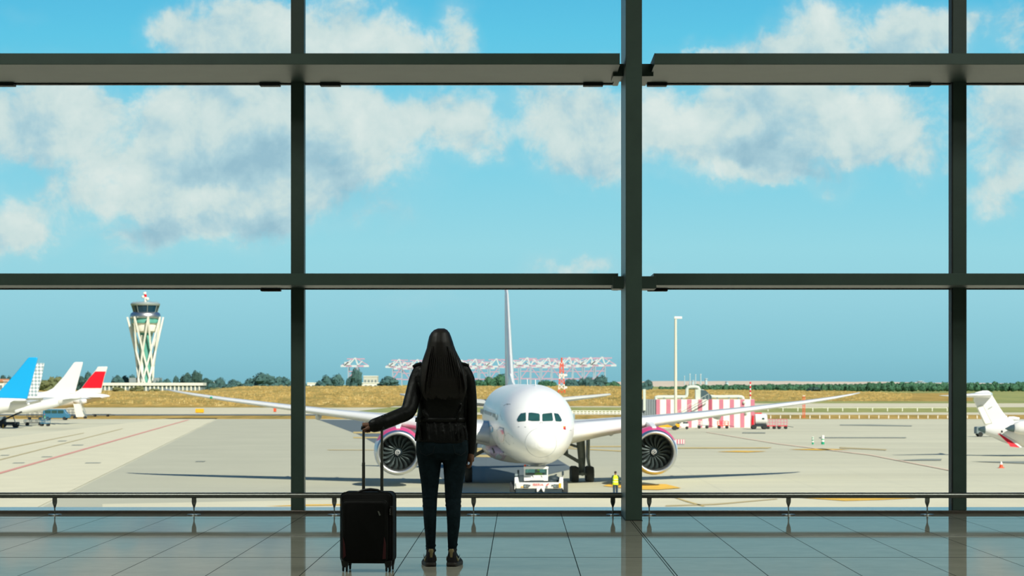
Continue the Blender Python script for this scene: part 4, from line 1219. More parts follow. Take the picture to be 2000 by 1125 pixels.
    MB().loft([[Vector((.30 * b, 54.85 + 3.3 * a, z)) for a, b in AF] for z in (16.5, 16.85)]).build('fin_tip', M['red'], fin)
    d = []
    for s, z, w in ((40.5, 7.8, .04), (42.5, 8.05, .22), (45, 8.7, .4), (48, 9.0, .4)):
        d.append([Vector((w * a, s, zz)) for a, zz in ((-1, 7.5), (1, 7.5), (.3, z), (-.3, z))])
    MB().loft(d).build('dorsal_fillet', M['hull'], root)
    # tailplanes
    for sgn in (-1, 1):
        AFT = [(0, 0), (.03, .04), (.15, .065), (.4, .07), (.8, .02), (1, .004), (1, -.004), (.8, -.02), (.4, -.05), (.15, -.05), (.03, -.03)]
        rr_ = [[Vector((sgn * x, le_ + ch * a, z + ch * b)) for a, b in AFT] for x, le_, ch, z in ((.8, 50.0, 6.0, 6.0), (3, 51.5, 4.8, 6.2), (6.5, 54.2, 3.4, 6.55), (9.4, 56.6, 2.0, 6.86), (9.9, 57.4, 1.3, 6.92))]
        MB().loft(rr_).build('tailplane', M['wing'], root, ang=50)
    # landing gear
    def wheel(x, s, z, r, w, par):
        m = MB(); m.lathe([(r * .55, -w / 2), (r * .9, -w / 2), (r, -w * .3), (r, w * .3), (r * .9, w / 2), (r * .55, w / 2)], 28, 'X', (x, s, z))
        o = m.build('wheel', M['rubber'], par)
        MB().lathe([(r * .2, -w * .42), (r * .54, -w * .40), (r * .54, w * .40), (r * .2, w * .42)], 20, 'X', (x, s, z)).build('hub', M['gear'], o) if False else None
        return o
    for sgn in (-1, 1):
        gx, gs = sgn * 4.9, 28.0
        g = MB()
        g.tube([(gx - sgn * .15, gs, 3.9), (gx, gs, 2.0), (gx, gs, .75)], [.36, .31, .24], 16)
        g.tube([(gx, gs - .85, .66), (gx, gs + .85, .66)], .15, 10)
        for y in (-.75, .75): g.tube([(gx - .72, gs + y, .66), (gx + .72, gs + y, .66)], .1, 8)
        g.tube([(gx - sgn * 2.7, gs, 3.0), (gx - sgn * 1.3, gs, 2.25), (gx - sgn * .1, gs, 1.55)], .14, 8)
        g.tube([(gx - sgn * 1.3, gs + .4, 3.7), (gx - sgn * 1.2, gs, 2.3)], .11, 8)
        g.tube([(gx - sgn * .1, gs, 2.75), (gx - sgn * 1.75, gs + .1, 3.3)], .10, 8)
        g.tube([(gx, gs - .3, 1.9), (gx, gs - .75, 1.35), (gx, gs - .35, .85)], .06, 8)
        leg = g.build('main_gear', M['gear'], root)
        MB().prism([(gx + sgn * .52, gs - .5, 1.25), (gx + sgn * .52, gs + .5, 1.25), (gx + sgn * .40, gs + .95, 2.0), (gx + sgn * .44, gs + .95, 3.95), (gx + sgn * .44, gs - .95, 3.95), (gx + sgn * .40, gs - .95, 2.0)], (sgn * .16, 0, 0)).build('gear_door', M['gear'], leg)
        for x in (-.62, .62):
            for y in (-.75, .75): wheel(gx + x, gs + y, .64, .64, .58, leg)
    g = MB(); g.tube([(0, 5.9, 2.6), (0, 5.8, .55)], [.16, .12], 12); g.tube([(-.5, 5.8, .5), (.5, 5.8, .5)], .08, 8); g.tube([(0, 7.4, 2.4), (0, 5.9, 1.3)], .06, 8)
    leg = g.build('nose_gear', M['gear'], root)
    for x in (-.36, .36): wheel(x, 5.8, .5, .5, .36, leg)
    for sgn in (-1, 1):
        MB().prism([(sgn * .5, 4.6, 2.28), (sgn * .5, 6.6, 2.2), (sgn * .66, 6.5, 1.6), (sgn * .66, 4.7, 1.68)], (sgn * .04, 0, 0)).build('gear_door', M['hull'], leg)
airliner()

# ------------------------------------------------------------------ people on the apron
def ground_worker(name, loc, rz, label, vest, trousers, sleeves, cap, stride=.10, voxel=.016):
    r = thing(name, loc, label, 'person', rz)
    b = MB()
    for sg in (-1, 1):
        chain(b, [Vector((sg * .10, 0, .90)), Vector((sg * .11, sg * stride * .5 - .01, .50)), Vector((sg * .115, sg * stride, .09))], [.09, .065, .045], 10, 3)
        b.tube([(sg * .115, sg * stride - .05, .045), (sg * .125, sg * stride + .17, .035)], [.045, .038], 8)
        chain(b, [Vector((sg * .20, 0, 1.42)), Vector((sg * .255, -.02, 1.14)), Vector((sg * .26, .05, .90))], [.055, .045, .034], 10, 3)
        b.ell((sg * .262, .06, .84), .022, .04, .055, 8, 6)
        for q in range(4): chain(b, [Vector((sg * .262, .03 + q * .022, .81)), Vector((sg * .258, .035 + q * .022, .765)), Vector((sg * .245, .04 + q * .022, .735))], [.011, .010, .009], 6, 1)
        chain(b, [Vector((sg * .245, .085, .84)), Vector((sg * .235, .10, .80))], [.013, .011], 6, 1)
    b.loft([[Vector((w * cos(2 * pi * k / 20), d * sin(2 * pi * k / 20), z)) for k in range(20)] for z, w, d in ((.84, .16, .11), (.95, .175, .12), (1.1, .155, .11), (1.3, .185, .12), (1.43, .17, .09), (1.49, .08, .065), (1.56, .055, .055))])
    b.ell((0, .012, 1.66), .076, .095, .115); b.ell((0, .11, 1.645), .014, .018, .02, 8, 6)
    obj('body', fuse(b, voxel, 1), M['skin'], r)
    t = MB()
    for sg in (-1, 1):
        chain(t, [Vector((sg * .10, 0, .90)), Vector((sg * .11, sg * stride * .5 - .01, .50)), Vector((sg * .115, sg * stride, .10))], [.105, .082, .066], 12, 3)
    t.loft([[Vector((w * cos(2 * pi * k / 20), d * sin(2 * pi * k / 20), z)) for k in range(20)] for z, w, d in ((.82, .17, .12), (.95, .185, .13), (1.04, .175, .12))])
    obj('trousers', fuse(t, voxel, 1), trousers, r)
    s = MB()
    for sg in (-1, 1):
        chain(s, [Vector((sg * .19, 0, 1.42)), Vector((sg * .255, -.02, 1.14)), Vector((sg * .26, .045, .92))], [.072, .060, .048], 12, 3)
    s.tube([(-.19, 0, 1.42), (.19, 0, 1.42)], .07, 10)
    obj('sleeves', fuse(s, voxel, 1), sleeves, r)
    v = MB()
    v.loft([[Vector((w * cos(2 * pi * k / 24), d * sin(2 * pi * k / 24), z)) for k in range(24)] for z, w, d in ((.82, .215, .155), (.98, .205, .155), (1.15, .19, .145), (1.32, .20, .145), (1.43, .175, .115), (1.50, .085, .08))])
    vo = v.build('vest', vest, r)
    for z, w, d in ((1.0, .208, .159), (1.18, .195, .15)):
        q = MB(); q.loft([[Vector((w * cos(2 * pi * k / 24), d * sin(2 * pi * k / 24), z + e)) for k in range(24)] for e in (0, .05)], False, False)
        o = q.build('reflective_band', M['reflective'], vo); sd = o.modifiers.new('t', 'SOLIDIFY'); sd.thickness = .006
    h = MB(); h.ell((0, 0, 1.70), .088, .105, .085); h.build('hair', cap, r)
    for sg in (-1, 1):
        MB().tube([(sg * .115, sg * stride - .06, .05), (sg * .118, sg * stride + .05, .05), (sg * .126, sg * stride + .18, .035)], [.055, .058, .042], 10, flat=.95).build('boot', M['black'], r)
        MB().ell((sg * .03, .098, 1.67), .012, .010, .010, 8, 6).build('eye', M['black'], r)
    return r
g_ = G(1202, 969.5)
ground_worker('person', g_, radians(8), 'ground worker in yellow hi-vis vest standing on the apron near the engine', M['hivis'], M['workwear'], M['darkgreen'], M['hair'])

# ------------------------------------------------------------------ the tow tractor
def tug():
    D = 155.5
    X = (1052.5 - CX) * D / F
    r = thing('tow_tractor', (X, D, GZ), 'low white aircraft tow tractor with red lettering under the airliner nose', 'tractor', 0)
    k = F / D
    def x(px): return (px - 1052.5) / k
    def z(py): return (CZ - (py - HY) / k) - GZ
    W2 = x(1100.5)
    ch = MB()
    ch.hexa([(-W2 + .12, .05, .70), (W2 - .12, .05, .70), (W2 - .1, 2.2, .70), (-W2 + .1, 2.2, .70), (-W2 + .08, 0, z(942.5)), (W2 - .08, 0, z(942.5)), (W2 - .08, 2.4, z(942.5)), (-W2 + .08, 2.4, z(942.5))])
    body = ch.build('chassis', M['white'], r, bevel=.04)
    sd = MB()
    for s in (-1, 1):
        sd.hexa([(s * (W2 - .32), .1, z(943)), (s * W2, .1, .6), (s * W2, 3.4, .6), (s * (W2 - .32), 3.4, z(943)), (s * (W2 - .26), .25, z(932)), (s * (W2 - .02), .2, z(932)), (s * (W2 - .02), 3.4, z(936)), (s * (W2 - .26), 3.4, z(936))])
    sd.build('side_fender', M['white'], r, bevel=.04)
    MB().box(-W2 + .1, W2 - .1, .10, 3.3, .24, .72).build('lower_bumper', M['gse_dark'], r, bevel=.03)
    MB().box(-W2 + .3, W2 - .3, 2.2, 3.4, .5, z(941)).build('deck', M['gse_grey'], r, bevel=.03)
    # cab
    cx0, cx1 = x(1023.3), x(1070.6)
    cab = MB()
    zt, zb, zw0, zw1 = z(912), z(940), z(928.8), z(916.8)
    cab.box(cx0, cx1, .55, 1.9, zb, zw0)
    cab.box(cx0 - .02, cx1 + .02, .50, 1.95, zw1, zt)
    for a in (cx0, cx1 - .09):
        for y in (.55, 1.82): cab.box(a, a + .09, y, y + .08, zw0, zw1)
    c = cab.build('cab', M['white'], r, bevel=.02)
    MB().box(cx0 + .08, cx1 - .08, .575, .60, zw0 - .01, zw1 + .01).build('windscreen', M['cabglass'], c)
    MB().box(cx0 + .02, cx1 - .02, 1.84, 1.88, zw0 - .01, zw1 + .01).build('rear_window', M['cabglass'], c)
    MB().box(cx0 + .1, cx1 - .1, 1.5, 1.8, zb - .1, zw0 + .12).build('seat', M['gse_dark'], c, bevel=.04)
    for px in (1039.5, 1056.5):
        MB().tube([(x(px), .54, zw0 - .03), (x(px + 2.8), .54, zw0 - .14)], .018, 6).build('wiper', M['black'], c)
    MB().box(x(1024), x(1037), .535, .552, z(933), z(930.8)).build('grille_label', M['line'], c)
    MB().lathe([(.07, 0), (.07, .10), (.04, .14)], 14, o=(cx0 + .08, .8, zt)).build('beacon', M['orange'], c)
    MB().box(x(1035), x(1062), .30, .55, z(943), z(939)).build('radiator_grille', M['gse_dark'], r)
    m = MB(); m.ell((x(1081), 1.2, z(937)), .45, .5, .26); m.ell((x(1075), .9, z(940.5)), .32, .3, .14); m.tube([(x(1078), 1.2, z(933)), (x(1088), 1.2, z(928))], .05, 8); m.box(x(1073), x(1094), 1.5, 2.1, z(942), z(934))
    m.build('winch', M['gse_dark'], r)
    MB().box(x(1073.5), x(1081), .6, .75, z(936), z(932)).build('number_plate', M['pink'], r) if False else None
    m = MB(); m.box(x(1013), x(1023), .9, 1.9, z(942), z(930)); m.build('step_box', M['gse_grey'], r, bevel=.03)
    # lamps
    for a, b_ in ((1022.5, 1032.3), (1081, 1090.8)):
        o = MB().box(x(a), x(b_), -.03, .03, z(953.2), z(946.2)).build('headlamp_panel', M['gse_dark'], r, bevel=.02)
        for q in (.32, .7):
            MB().lathe([(.085, -.045), (.085, -.02)], 16, 'Y', (x(a) + (x(b_) - x(a)) * q, 0, z(949.6))).build('lamp', M['zip'] if q > .5 else M['gse_grey'], o)
    for px in (1034.3, 1078.6):
        MB().lathe([(.055, -.03), (.055, 0)], 12, 'Y', (x(px), 0, z(948.3))).build('marker_lamp', M['gse_dark'], r)
    MB().box(x(1017.5), x(1022), -.02, .02, z(952), z(950)).build('indicator', M['yellow'], r)
    MB().box(x(1091.5), x(1096), -.02, .02, z(952.5), z(943.5)).build('reflector', M['yellow'], r)
    MB().box(x(1066), x(1069.8), -.02, .02, z(952), z(950)).build('plate', M['gse_grey'], r)
    h = MB(); h.hexa([(x(1048.5), -.12, z(960.5)), (x(1051), -.12, z(960.5)), (x(1051), .1, z(960.5)), (x(1048.5), .1, z(960.5)), (x(1048), -.12, z(952.5)), (x(1057), -.12, z(952.5)), (x(1057), .1, z(952.5)), (x(1048), .1, z(952.5))])
    h.hexa([(x(1061), -.12, z(960.5)), (x(1063), -.12, z(960.5)), (x(1063), .1, z(960.5)), (x(1061), .1, z(960.5)), (x(1057), -.12, z(952.5)), (x(1064.5), -.12, z(952.5)), (x(1064.5), .1, z(952.5)), (x(1057), .1, z(952.5))])
    h.build('tow_hitch', M['white'], r, bevel=.01)
    # lettering on the front
    def text(body, cx_, cz, h_, m_, name):
        cu = bpy.data.curves.new('t', 'FONT'); cu.body = body; cu.align_x = 'CENTER'; cu.align_y = 'CENTER'; cu.extrude = .004; cu.size = h_
        o = bpy.data.objects.new('t', cu); COL.objects.link(o)
        dg = bpy.context.evaluated_depsgraph_get(); dg.update()
        me = bpy.data.meshes.new_from_object(o.evaluated_get(dg)); bpy.data.objects.remove(o)
        me.transform(Matrix.Translation((cx_, -.006, cz)) @ Matrix.Rotation(pi / 2, 4, 'X') @ Matrix.Diagonal((1.12, 1, 1, 1)))
        q = obj(name, me, m_, r); me.polygons.foreach_set('use_smooth', [False] * len(me.polygons))
    rl = mat('lettering_red', lin(226, 92, 88), .5)
    text('IBERIA', x(1050.8), z(946.8), .235, rl, 'lettering')
    MB().prism([(x(1066), -.012, z(949)), (x(1068.5), -.012, z(949)), (x(1073.5), -.012, z(943.8)), (x(1070), -.012, z(944.6)), (x(1067.2), -.012, z(946.8))], (0, .01, 0)).build('emblem', rl, r)
    # mirrors
    for px, top in ((1012.2, 918.5), (1099.5, 921)):
        s = -1 if px < 1050 else 1
        mm = MB(); mm.box(x(px) - .07, x(px) + .07, .5, .56, z(929), z(top)); mm.tube([(x(px), .54, z(929)), (x(px) - s * .1, .6, z(934))], .03, 6)
        mm.build('mirror', M['gse_dark'], r, bevel=.02)
    MB().box(x(1005.5), x(1011), .4, .8, z(930.5), z(926)).build('work_lamp', M['gse_grey'], r, bevel=.02)
    for s in (-1, 1):
        for y in (.8, 2.7):
            MB().lathe([(.25, -.2), (.52, -.2), (.56, -.1), (.56, .1), (.52, .2), (.25, .2)], 24, 'X', (s * (W2 + .12), y, .56)).build('wheel', M['rubber'], r)
    # driver, leaning over the wheel
    dr = thing('person', (X + x(1052), D + 1.15, GZ), 'driver in yellow hi-vis jacket inside the tow tractor cab', 'person', pi)
    zz = zw0
    b = MB()
    b.loft([[Vector((w * cos(2 * pi * k_ / 16), .03 + d * sin(2 * pi * k_ / 16), zb_)) for k_ in range(16)] for zb_, w, d in ((zz - .38, .19, .14), (zz - .1, .22, .15), (zz + .08, .2, .13), (zz + .16, .07, .06), (zz + .2, .055, .055))])
    b.ell((.0, .04, zz + .27), .075, .09, .105)
    b.ell((0, .135, zz + .26), .014, .016, .02, 8, 6)
    for s in (-1, 1):
        chain(b, [Vector((s * .2, .03, zz + .06)), Vector((s * .25, .2, zz - .14)), Vector((s * .15, .36, zz - .12))], [.05, .042, .033], 8, 2); b.ell((s * .14, .4, zz - .1), .03, .045, .035, 8, 6)
        chain(b, [Vector((s * .1, .03, zz - .36)), Vector((s * .12, .34, zz - .36)), Vector((s * .12, .36, zz - .7))], [.08, .065, .05], 8, 2)
    obj('body', fuse(b, .016, 1), M['skin'], dr)
    v = MB()
    v.loft([[Vector((w * cos(2 * pi * k_ / 16), .03 + d * sin(2 * pi * k_ / 16), zb_)) for k_ in range(16)] for zb_, w, d in ((zz - .40, .21, .16), (zz - .1, .25, .18), (zz + .09, .23, .15), (zz + .17, .10, .08))])
    for s in (-1, 1): chain(v, [Vector((s * .2, .03, zz + .06)), Vector((s * .25, .2, zz - .14)), Vector((s * .16, .34, zz - .12))], [.075, .06, .045], 8, 2)
    obj('jacket', fuse(v, .016, 1), M['hivis'], dr)
    MB().ell((0, .03, zz + .315), .086, .10, .075).build('cap', M['hivis'], dr)
tug()

# ------------------------------------------------------------------ parked airplanes beyond the taxiway
def fin_shape(name, parent, Xf, Zf, poly, y, th, m):
    return MB().prism([Vector((Xf(px), y - th / 2, Zf(py))) for px, py in poly], (0, th, 0)).build(name, m, parent, bevel=th * .3)

def parked(D, rootpx, label, build, rz=0.0):
    X = (rootpx - CX) * D / F
    r = thing('airplane', (X, D, GZ), label, 'airplane', rz)
    k = F / D
    Xf = lambda px: (px - rootpx) / k
    Zf = lambda py: CZ - (py - HY) / k - GZ
    build(r, Xf, Zf, k)
    return r

def tube_body(name, parent, st, m, Xf, Zf, y0=0.0, wf=1.0, n=32):
    """st: (px, y top, y bottom) stations of the silhouette"""
    rings = []
    for px, a, b in st:
        c, h = (Zf(a) + Zf(b)) / 2, abs(Zf(a) - Zf(b)) / 2
        rings.append([Vector((Xf(px), y0 + wf * h * cos(2 * pi * q / n), c + h * sin(2 * pi * q / n))) for q in range(n)])
    return MB().loft(rings).build(name, m, parent, ang=50)

def blue_tail(r, X, Z, k):
    tube_body('fuselage', r, [(-420, 775, 822), (-120, 776, 822), (-40, 777, 816), (0, 778, 808.5), (25, 780, 802), (45, 784, 796), (58, 787.5, 791)], M['white'], X, Z)
    f = fin_shape('tail_fin', r, X, Z, [(-26, 777), (0, 777.3), (42, 778.6), (53, 779.5), (74, 699), (72, 698), (57, 698), (54, 700.5), (30, 730), (0, 763), (-18, 772)], 0, .42, M['blue'])
    for s in (-1, 1):
        MB().loft([[Vector((X(a), s * y, Z(q) + z)) for a, z in ((x0, 0), ((x0 * 2 + x1) / 3, t), (x1, 0), ((x0 * 2 + x1) / 3, -t))] for x0, x1, y, q, t in ((20, 56, .3, 786, .18), (40, 64, 5.5, 782, .08))]).build('tailplane', M['wing'], r)
    for sx in (-150, -180):
        for s in (-1, 1):
            w = MB().lathe([(.3, -.2), (.55, -.2), (.6, 0), (.55, .2), (.3, .2)], 16, 'Y', (X(sx), s * 3.5, .6)).build('wheel', M['rubber'], r)
            MB().tube([(X(sx), s * 3.5, .6), (X(sx), s * 3.2, 3)], .18, 8).build('gear_leg', M['gear'], r)
    MB().tube([(X(-405), 0, .5), (X(-405), 0, 3)], .15, 8).build('nose_leg', M['gear'], r)
parked(395, 20, 'white airliner with a bright blue tail fin and blue dorsal', blue_tail)

def dotted_tail(r, X, Z, k):
    tube_body('fuselage', r, [(-300, 772, 806), (-60, 773, 806), (20, 774, 800), (60, 777, 790), (80, 780, 785)], M['white'], X, Z)
    fin_shape('tail_fin', r, X, Z, [(-20, 775), (72.5, 774), (80, 745), (87, 709), (73, 709), (62, 724)], 0, .42, M['dotted'])
    for s in (-1, 1):
        MB().loft([[Vector((X(a), s * y, Z(q) + z)) for a, z in ((x0, 0), ((x0 * 2 + x1) / 3, t), (x1, 0), ((x0 * 2 + x1) / 3, -t))] for x0, x1, y, q, t in ((52, 84, .3, 782, .2), (62, 98, 6, 777, .09))]).build('tailplane', M['wing'], r)
parked(416, 60, 'airliner with a grey and white dotted tail fin, tucked behind the blue tail', dotted_tail)

def white_tail(r, X, Z, k):
    tube_body('fuselage', r, [(-330, 764, 806), (-120, 764, 806), (30, 765.5, 806), (72, 766, 803), (100, 766.5, 798), (121, 767, 791.5), (140, 769, 784), (158, 773, 778)], M['white'], X, Z)
    tube_body('engine', r, [(38, 797.5, 808.5), (39.5, 796.5, 809), (60, 791.5, 806.5), (95, 783, 801), (118, 780.5, 794), (121, 781.5, 792)], M['white'], X, Z, -3.4, 1.0)
    fin_shape('tail_fin', r, X, Z, [(70, 767.5), (148, 769), (147.5, 763), (162.2, 708), (161, 707), (147, 707), (144, 709), (125, 735), (104, 758), (92, 764), (82, 766)], 0, .42, M['white'])
    for s in (-1, 1):
        MB().loft([[Vector((X(a), s * y, Z(q) + z)) for a, z in ((x0, 0), ((x0 * 2 + x1) / 3, t), (x1, 0), ((x0 * 2 + x1) / 3, -t))] for x0, x1, y, q, t in ((120, 150, .3, 781, .2), (150, 170, 5.5, 778, .09))]).build('tailplane', M['wing'], r)
parked(437, 100, 'plain white airliner with a plain white tail fin, parked between blue and red tails', white_tail)

def red_tail(r, X, Z, k):
    tube_body('fuselage', r, [(-200, 765, 799), (40, 765, 799), (130, 765.5, 797), (160, 766.5, 791), (185, 768, 784), (205, 770, 778), (213, 772, 775.6), (214.6, 773.2, 774.4)], M['white'], X, Z)
    fin_shape('tail_fin', r, X, Z, [(140, 768), (197.6, 768.5), (203.5, 738), (210.3, 717), (209, 716), (191, 716), (187.5, 722), (175, 737), (158.7, 758.6), (150, 764)], 0, .44, M['white'])
    fin_shape('fin_band', r, X, Z, [(158.9, 758.6), (198.9, 758.6), (203.4, 738), (207.5, 725), (186.2, 725), (175.2, 737)], 0, .54, M['red'])
    tube_body('engine', r, [(149, 777.5, 786.5), (151, 776.5, 788.5), (160, 776, 790.5), (170, 777.5, 790), (174.6, 780.5, 787)], M['white'], X, Z, -3.2)
    for s in (-1, 1):
        MB().loft([[Vector((X(a), s * y, Z(q) + z)) for a, z in ((x0, 0), ((x0 * 2 + x1) / 3, t), (x1, 0), ((x0 * 2 + x1) / 3, -t))] for x0, x1, y, q, t in ((165, 200, .3, 777.5, .25), (185, 204, 5.5, 775.5, .1))]).build('tailplane', M['wing'], r)
parked(523, 170, 'white airliner with a red banded tail fin', red_tail)

def bizjet(r, X, Z, k):
    def c(u, v): return (1820 + u / 5.622, 740 + v / 5.622)
    tube_body('fuselage', r, [(1923, 832.5, 846), (1926, 831.5, 848.5), (1940, 828, 855), (1955, 825.5, 862), (1975, 822, 869), (1995, 820.5, 873), (2030, 819, 874), (2150, 819, 874), (2190, 824, 872), (2215, 838, 866), (2222, 850, 856)], M['white'], X, Z)
    tube_body('exhaust_cone', r, [(1912, 837.5, 840), (1914, 834.5, 842), (1923.5, 831.8, 846.5)], M['jetgrey'], X, Z)
    # swept fin and its rudder
    fin = fin_shape('tail_fin', r, X, Z, [c(*p) for p in ((575, 512), (655, 492), (600, 395), (548, 282), (490, 300), (460, 240), (470, 150), (560, 128), (620, 130), (648, 150), (668, 190), (735, 300), (790, 380), (832, 424), (900, 455), (850, 520))], 0, .34, M['white'])
    fin_shape('rudder', r, X, Z, [c(*p) for p in ((487, 303), (548, 282), (652, 488), (578, 505), (530, 400))], 0, .40, M['stripe_white'])
    tube_body('fin_fairing', r, [c(840, 0)[:1] + (813.5, 819), c(900, 0)[:1] + (813.2, 820), c(960, 0)[:1] + (815.5, 820.5)], M['white'], X, Z, 0, .7)
    # T tailplane
    def tp(s):
        rr_ = []
        for px, y, top, bot, ch in ((1927, .1, 771.5, 776.5, 2.6), (1905, .8, 772, 775.8, 2.2), (1850, 2.7, 772, 774.2, 1.5), (1828, 3.5, 771.8, 772.8, 1.0)):
            rr_.append([Vector((X(1925) + s * (px - 1925) / k * .0 + a * ch - (1925 - px) / k * .25, s * y * 1.0, Z(b))) for a, b in ((-.4, (top + bot) / 2), (0, top), (.6, (top + bot) / 2), (0, bot))])
        return rr_
    # far and near halves, spanning across the line of sight with the sweep the fin has
    for s, st in ((-1, ((1930, .05, 765.5, 777.5, 3.0), (1890, -.9, 768.5, 776, 2.2), (1850, -1.9, 771.3, 774.4, 1.5), (1827, -2.5, 771.8, 772.6, .8))), (1, ((1930, .05, 765.5, 777.5, 3.0), (1940, 1.5, 766, 776, 2.4), (1946, 4.5, 768, 772, 1.2)))):
        rr_ = []
        for px, y, a, b, ch in st:
            cz, h = (Z(a) + Z(b)) / 2, (Z(a) - Z(b)) / 2
            rr_.append([Vector((X(px), y + ch * .5 * cos(t), cz + h * sin(t))) for t in [2 * pi * q / 14 for q in range(14)]])
        MB().loft(rr_).build('tailplane', M['white'], r, ang=60)
    tube_body('fin_bullet', r, [c(560, 0)[:1] + (763.5, 776), c(600, 0)[:1] + (762.5, 777), c(632, 0)[:1] + (764.5, 776), c(650, 0)[:1] + (768, 774)], M['white'], X, Z, 0, .6)
    e = tube_body('engine', r, [(1972.5, 827.5, 844), (1974, 825, 845), (1985, 821.5, 847.5), (2010, 820, 849), (2040, 822, 848), (2044, 824, 846)], M['white'], X, Z, -1.9)
    tube_body('engine_nozzle', r, [(1955.5, 836, 837), (1962, 832.5, 840.5), (1966, 830, 842), (1973, 828, 843.5)], M['jetgrey'], X, Z, -1.9)
    MB().prism([Vector((X(px), -1.0 - (py - 846) * .012, Z(py))) for px, py in ((1945, 846), (1951, 848), (1972, 861), (1987, 873.6), (1968, 871.5), (1966, 867))], (0, .1, 0)).build('ventral_strake', M['red'], r)
    MB().prism([Vector((X(px), -1.04 - (py - 846) * .012, Z(py))) for px, py in ((1947, 845.2), (1951, 845.6), (1975, 860.5), (1991, 872.6), (1987, 873.6), (1970, 860))], (0, .06, 0)).build('strake_edge', M['white'], r)
    MB().ell((X(1952), -1.25, Z(842.5)), .12, .06, .14).build('port', M['black'], r)
    MB().bar((X(1930), -.2, Z(798)), (X(1937), -.2, Z(794)), .12, .05).build('inlet', M['line'], r)
    for sx, y in ((2030, -1.4), (2030, 1.4), (2180, 0)):
        MB().lathe([(.2, -.15), (.42, -.15), (.45, 0), (.42, .15), (.2, .15)], 16, 'Y', (X(sx), y, .45)).build('wheel', M['rubber'], r)
        MB().tube([(X(sx), y, .45), (X(sx), y, 1.8)], .1, 8).build('gear_leg', M['gear'], r)
parked(246, 1960, 'small white business jet with swept T-tail and red strakes', bizjet)

# ------------------------------------------------------------------ ground equipment
def wheels(m, xs, ys, r, w=.14):
    for x in xs:
        for y in ys: m.lathe([(r * .4, -w / 2), (r, -w / 2), (r, w / 2), (r * .4, w / 2)], 12, 'Y', (x, y, r))
def equip(name, px, py, label, cat, rz=0.0, group=None):
    return thing(name, G(px, py), label, cat, rz, group)
def ksc(py): return F / (F * 8 / (py - HY))   # pixels per metre on the apron at that row

def van(px, py, L, H, body, label, name='service_van'):
    r = equip(name, px, py, label, 'van')
    sh = [(-L / 2, .45), (L / 2, .45), (L / 2, H * .55), (L * .40, H * .62), (L * .30, H), (-L / 2 + .1, H), (-L / 2, H * .9)]
    MB().prism([(x, -.95, z) for x, z in sh], (0, 1.9, 0)).build('body', body, r, bevel=.08)
    for a, b in ((-.42, -.2), (-.17, .04), (.07, .29)):
        MB().box(L * a, L * b, -.97, .97, H * .62, H * .9).build('side_window', M['cockpit'], r)
    for x in (-L * .32, L * .32):
        for y in (-.85, .85):
            m = MB(); m.lathe([(.12, -.12), (.36, -.12), (.38, 0), (.36, .12), (.12, .12)], 16, 'Y', (x, y, .38)); m.build('wheel', M['rubber'], r)
    return r
van(111, 820.5, 5.6, 2.35, M['van_blue'], 'blue service van parked under the plain white tail')

def dolly(px, py, L, label, deck, group=None, cage=0.0, rail_m=None, name='baggage_cart'):
    r = equip(name, px, py, label, 'cart', 0, group)
    MB().box(-L / 2, L / 2, -.7, .7, .5, .62).build('deck', deck, r)
    for x in (-L * .36, L * .36):
        for y in (-.6, .6):
            m = MB(); m.lathe([(.08, -.09), (.25, -.09), (.26, 0), (.25, .09), (.08, .09)], 12, 'Y', (x, y, .26)); m.build('wheel', M['rubber'], r)
    MB().bar((L / 2, 0, .5), (L / 2 + 1.1, 0, .32), .08).build('tow_bar', M['gse_dark'], r)
    if cage > 0:
        m = MB()
        for x in (-L / 2, -L / 6, L / 6, L / 2):
            for y in (-.68, .68): m.bar((x, y, .6), (x, y, .6 + cage), .07)
        for y in (-.68, .68):
            for z in (.6 + cage, .6 + cage * .5): m.bar((-L / 2, y, z), (L / 2, y, z), .06)
        m.build('cage', rail_m, r)
    return r
dolly(66, 831, 3.4, 'dark flat baggage cart with blue legs, beside the belt loader', M['gse_dark'], cage=.5, rail_m=M['van_blue'])
dolly(88, 832.5, 1.6, 'short blue baggage cart behind the dark one, below the dotted tail', M['van_blue'], cage=.9, rail_m=M['van_blue'])
dolly(68, 820, 3.2, 'loaded dark cart between the dotted tail and the blue van', M['gse_dark'], cage=1.1, rail_m=M['gse_dark'])
dolly(198, 813.8, 4.2, 'flat black dolly alone on the apron by the red tail', M['gse_dark'])
dolly(138, 817, 2.6, 'dark boxy trolley between blue van and white stairs', M['gse_dark'], cage=1.4, rail_m=M['gse_dark'])

def belt_loader():
    r = equip('belt_loader', 20, 835, 'dark belt loader truck under the blue tailed airliner', 'loader')
    MB().box(-1.9, 1.5, -.9, .9, .45, 1.0).build('chassis', M['gse_dark'], r, bevel=.05)
    MB().box(-1.9, -.9, -.2, .9, 1.0, 2.0).build('cab', M['gse_grey'], r, bevel=.06)
    MB().prism([(-2.0, -.7, 1.1), (-1.9, -.7, .9), (2.2, -.7, 2.7), (2.1, -.7, 2.95)], (0, .6, 0)).build('belt', M['rubber'], r)
    MB().bar((1.0, -.5, 1.0), (.6, -.5, 2.1), .15).build('lift_arm', M['gse_grey'], r)
    for x in (-1.3, 1.0):
        for y in (-.85, .85):
            m = MB(); m.lathe([(.15, -.14), (.42, -.14), (.42, .14), (.15, .14)], 14, 'Y', (x, y, .42)); m.build('wheel', M['rubber'], r)
belt_loader()
r = equip('traffic_cone', 6, 836, 'small yellow cone beside the belt loader', 'cone'); MB().lathe([(.02, .7), (.05, .68), (.16, .05), (.24, .05), (.24, 0)], 14, cap0=True).build('cone_body', M['yellow'], r)

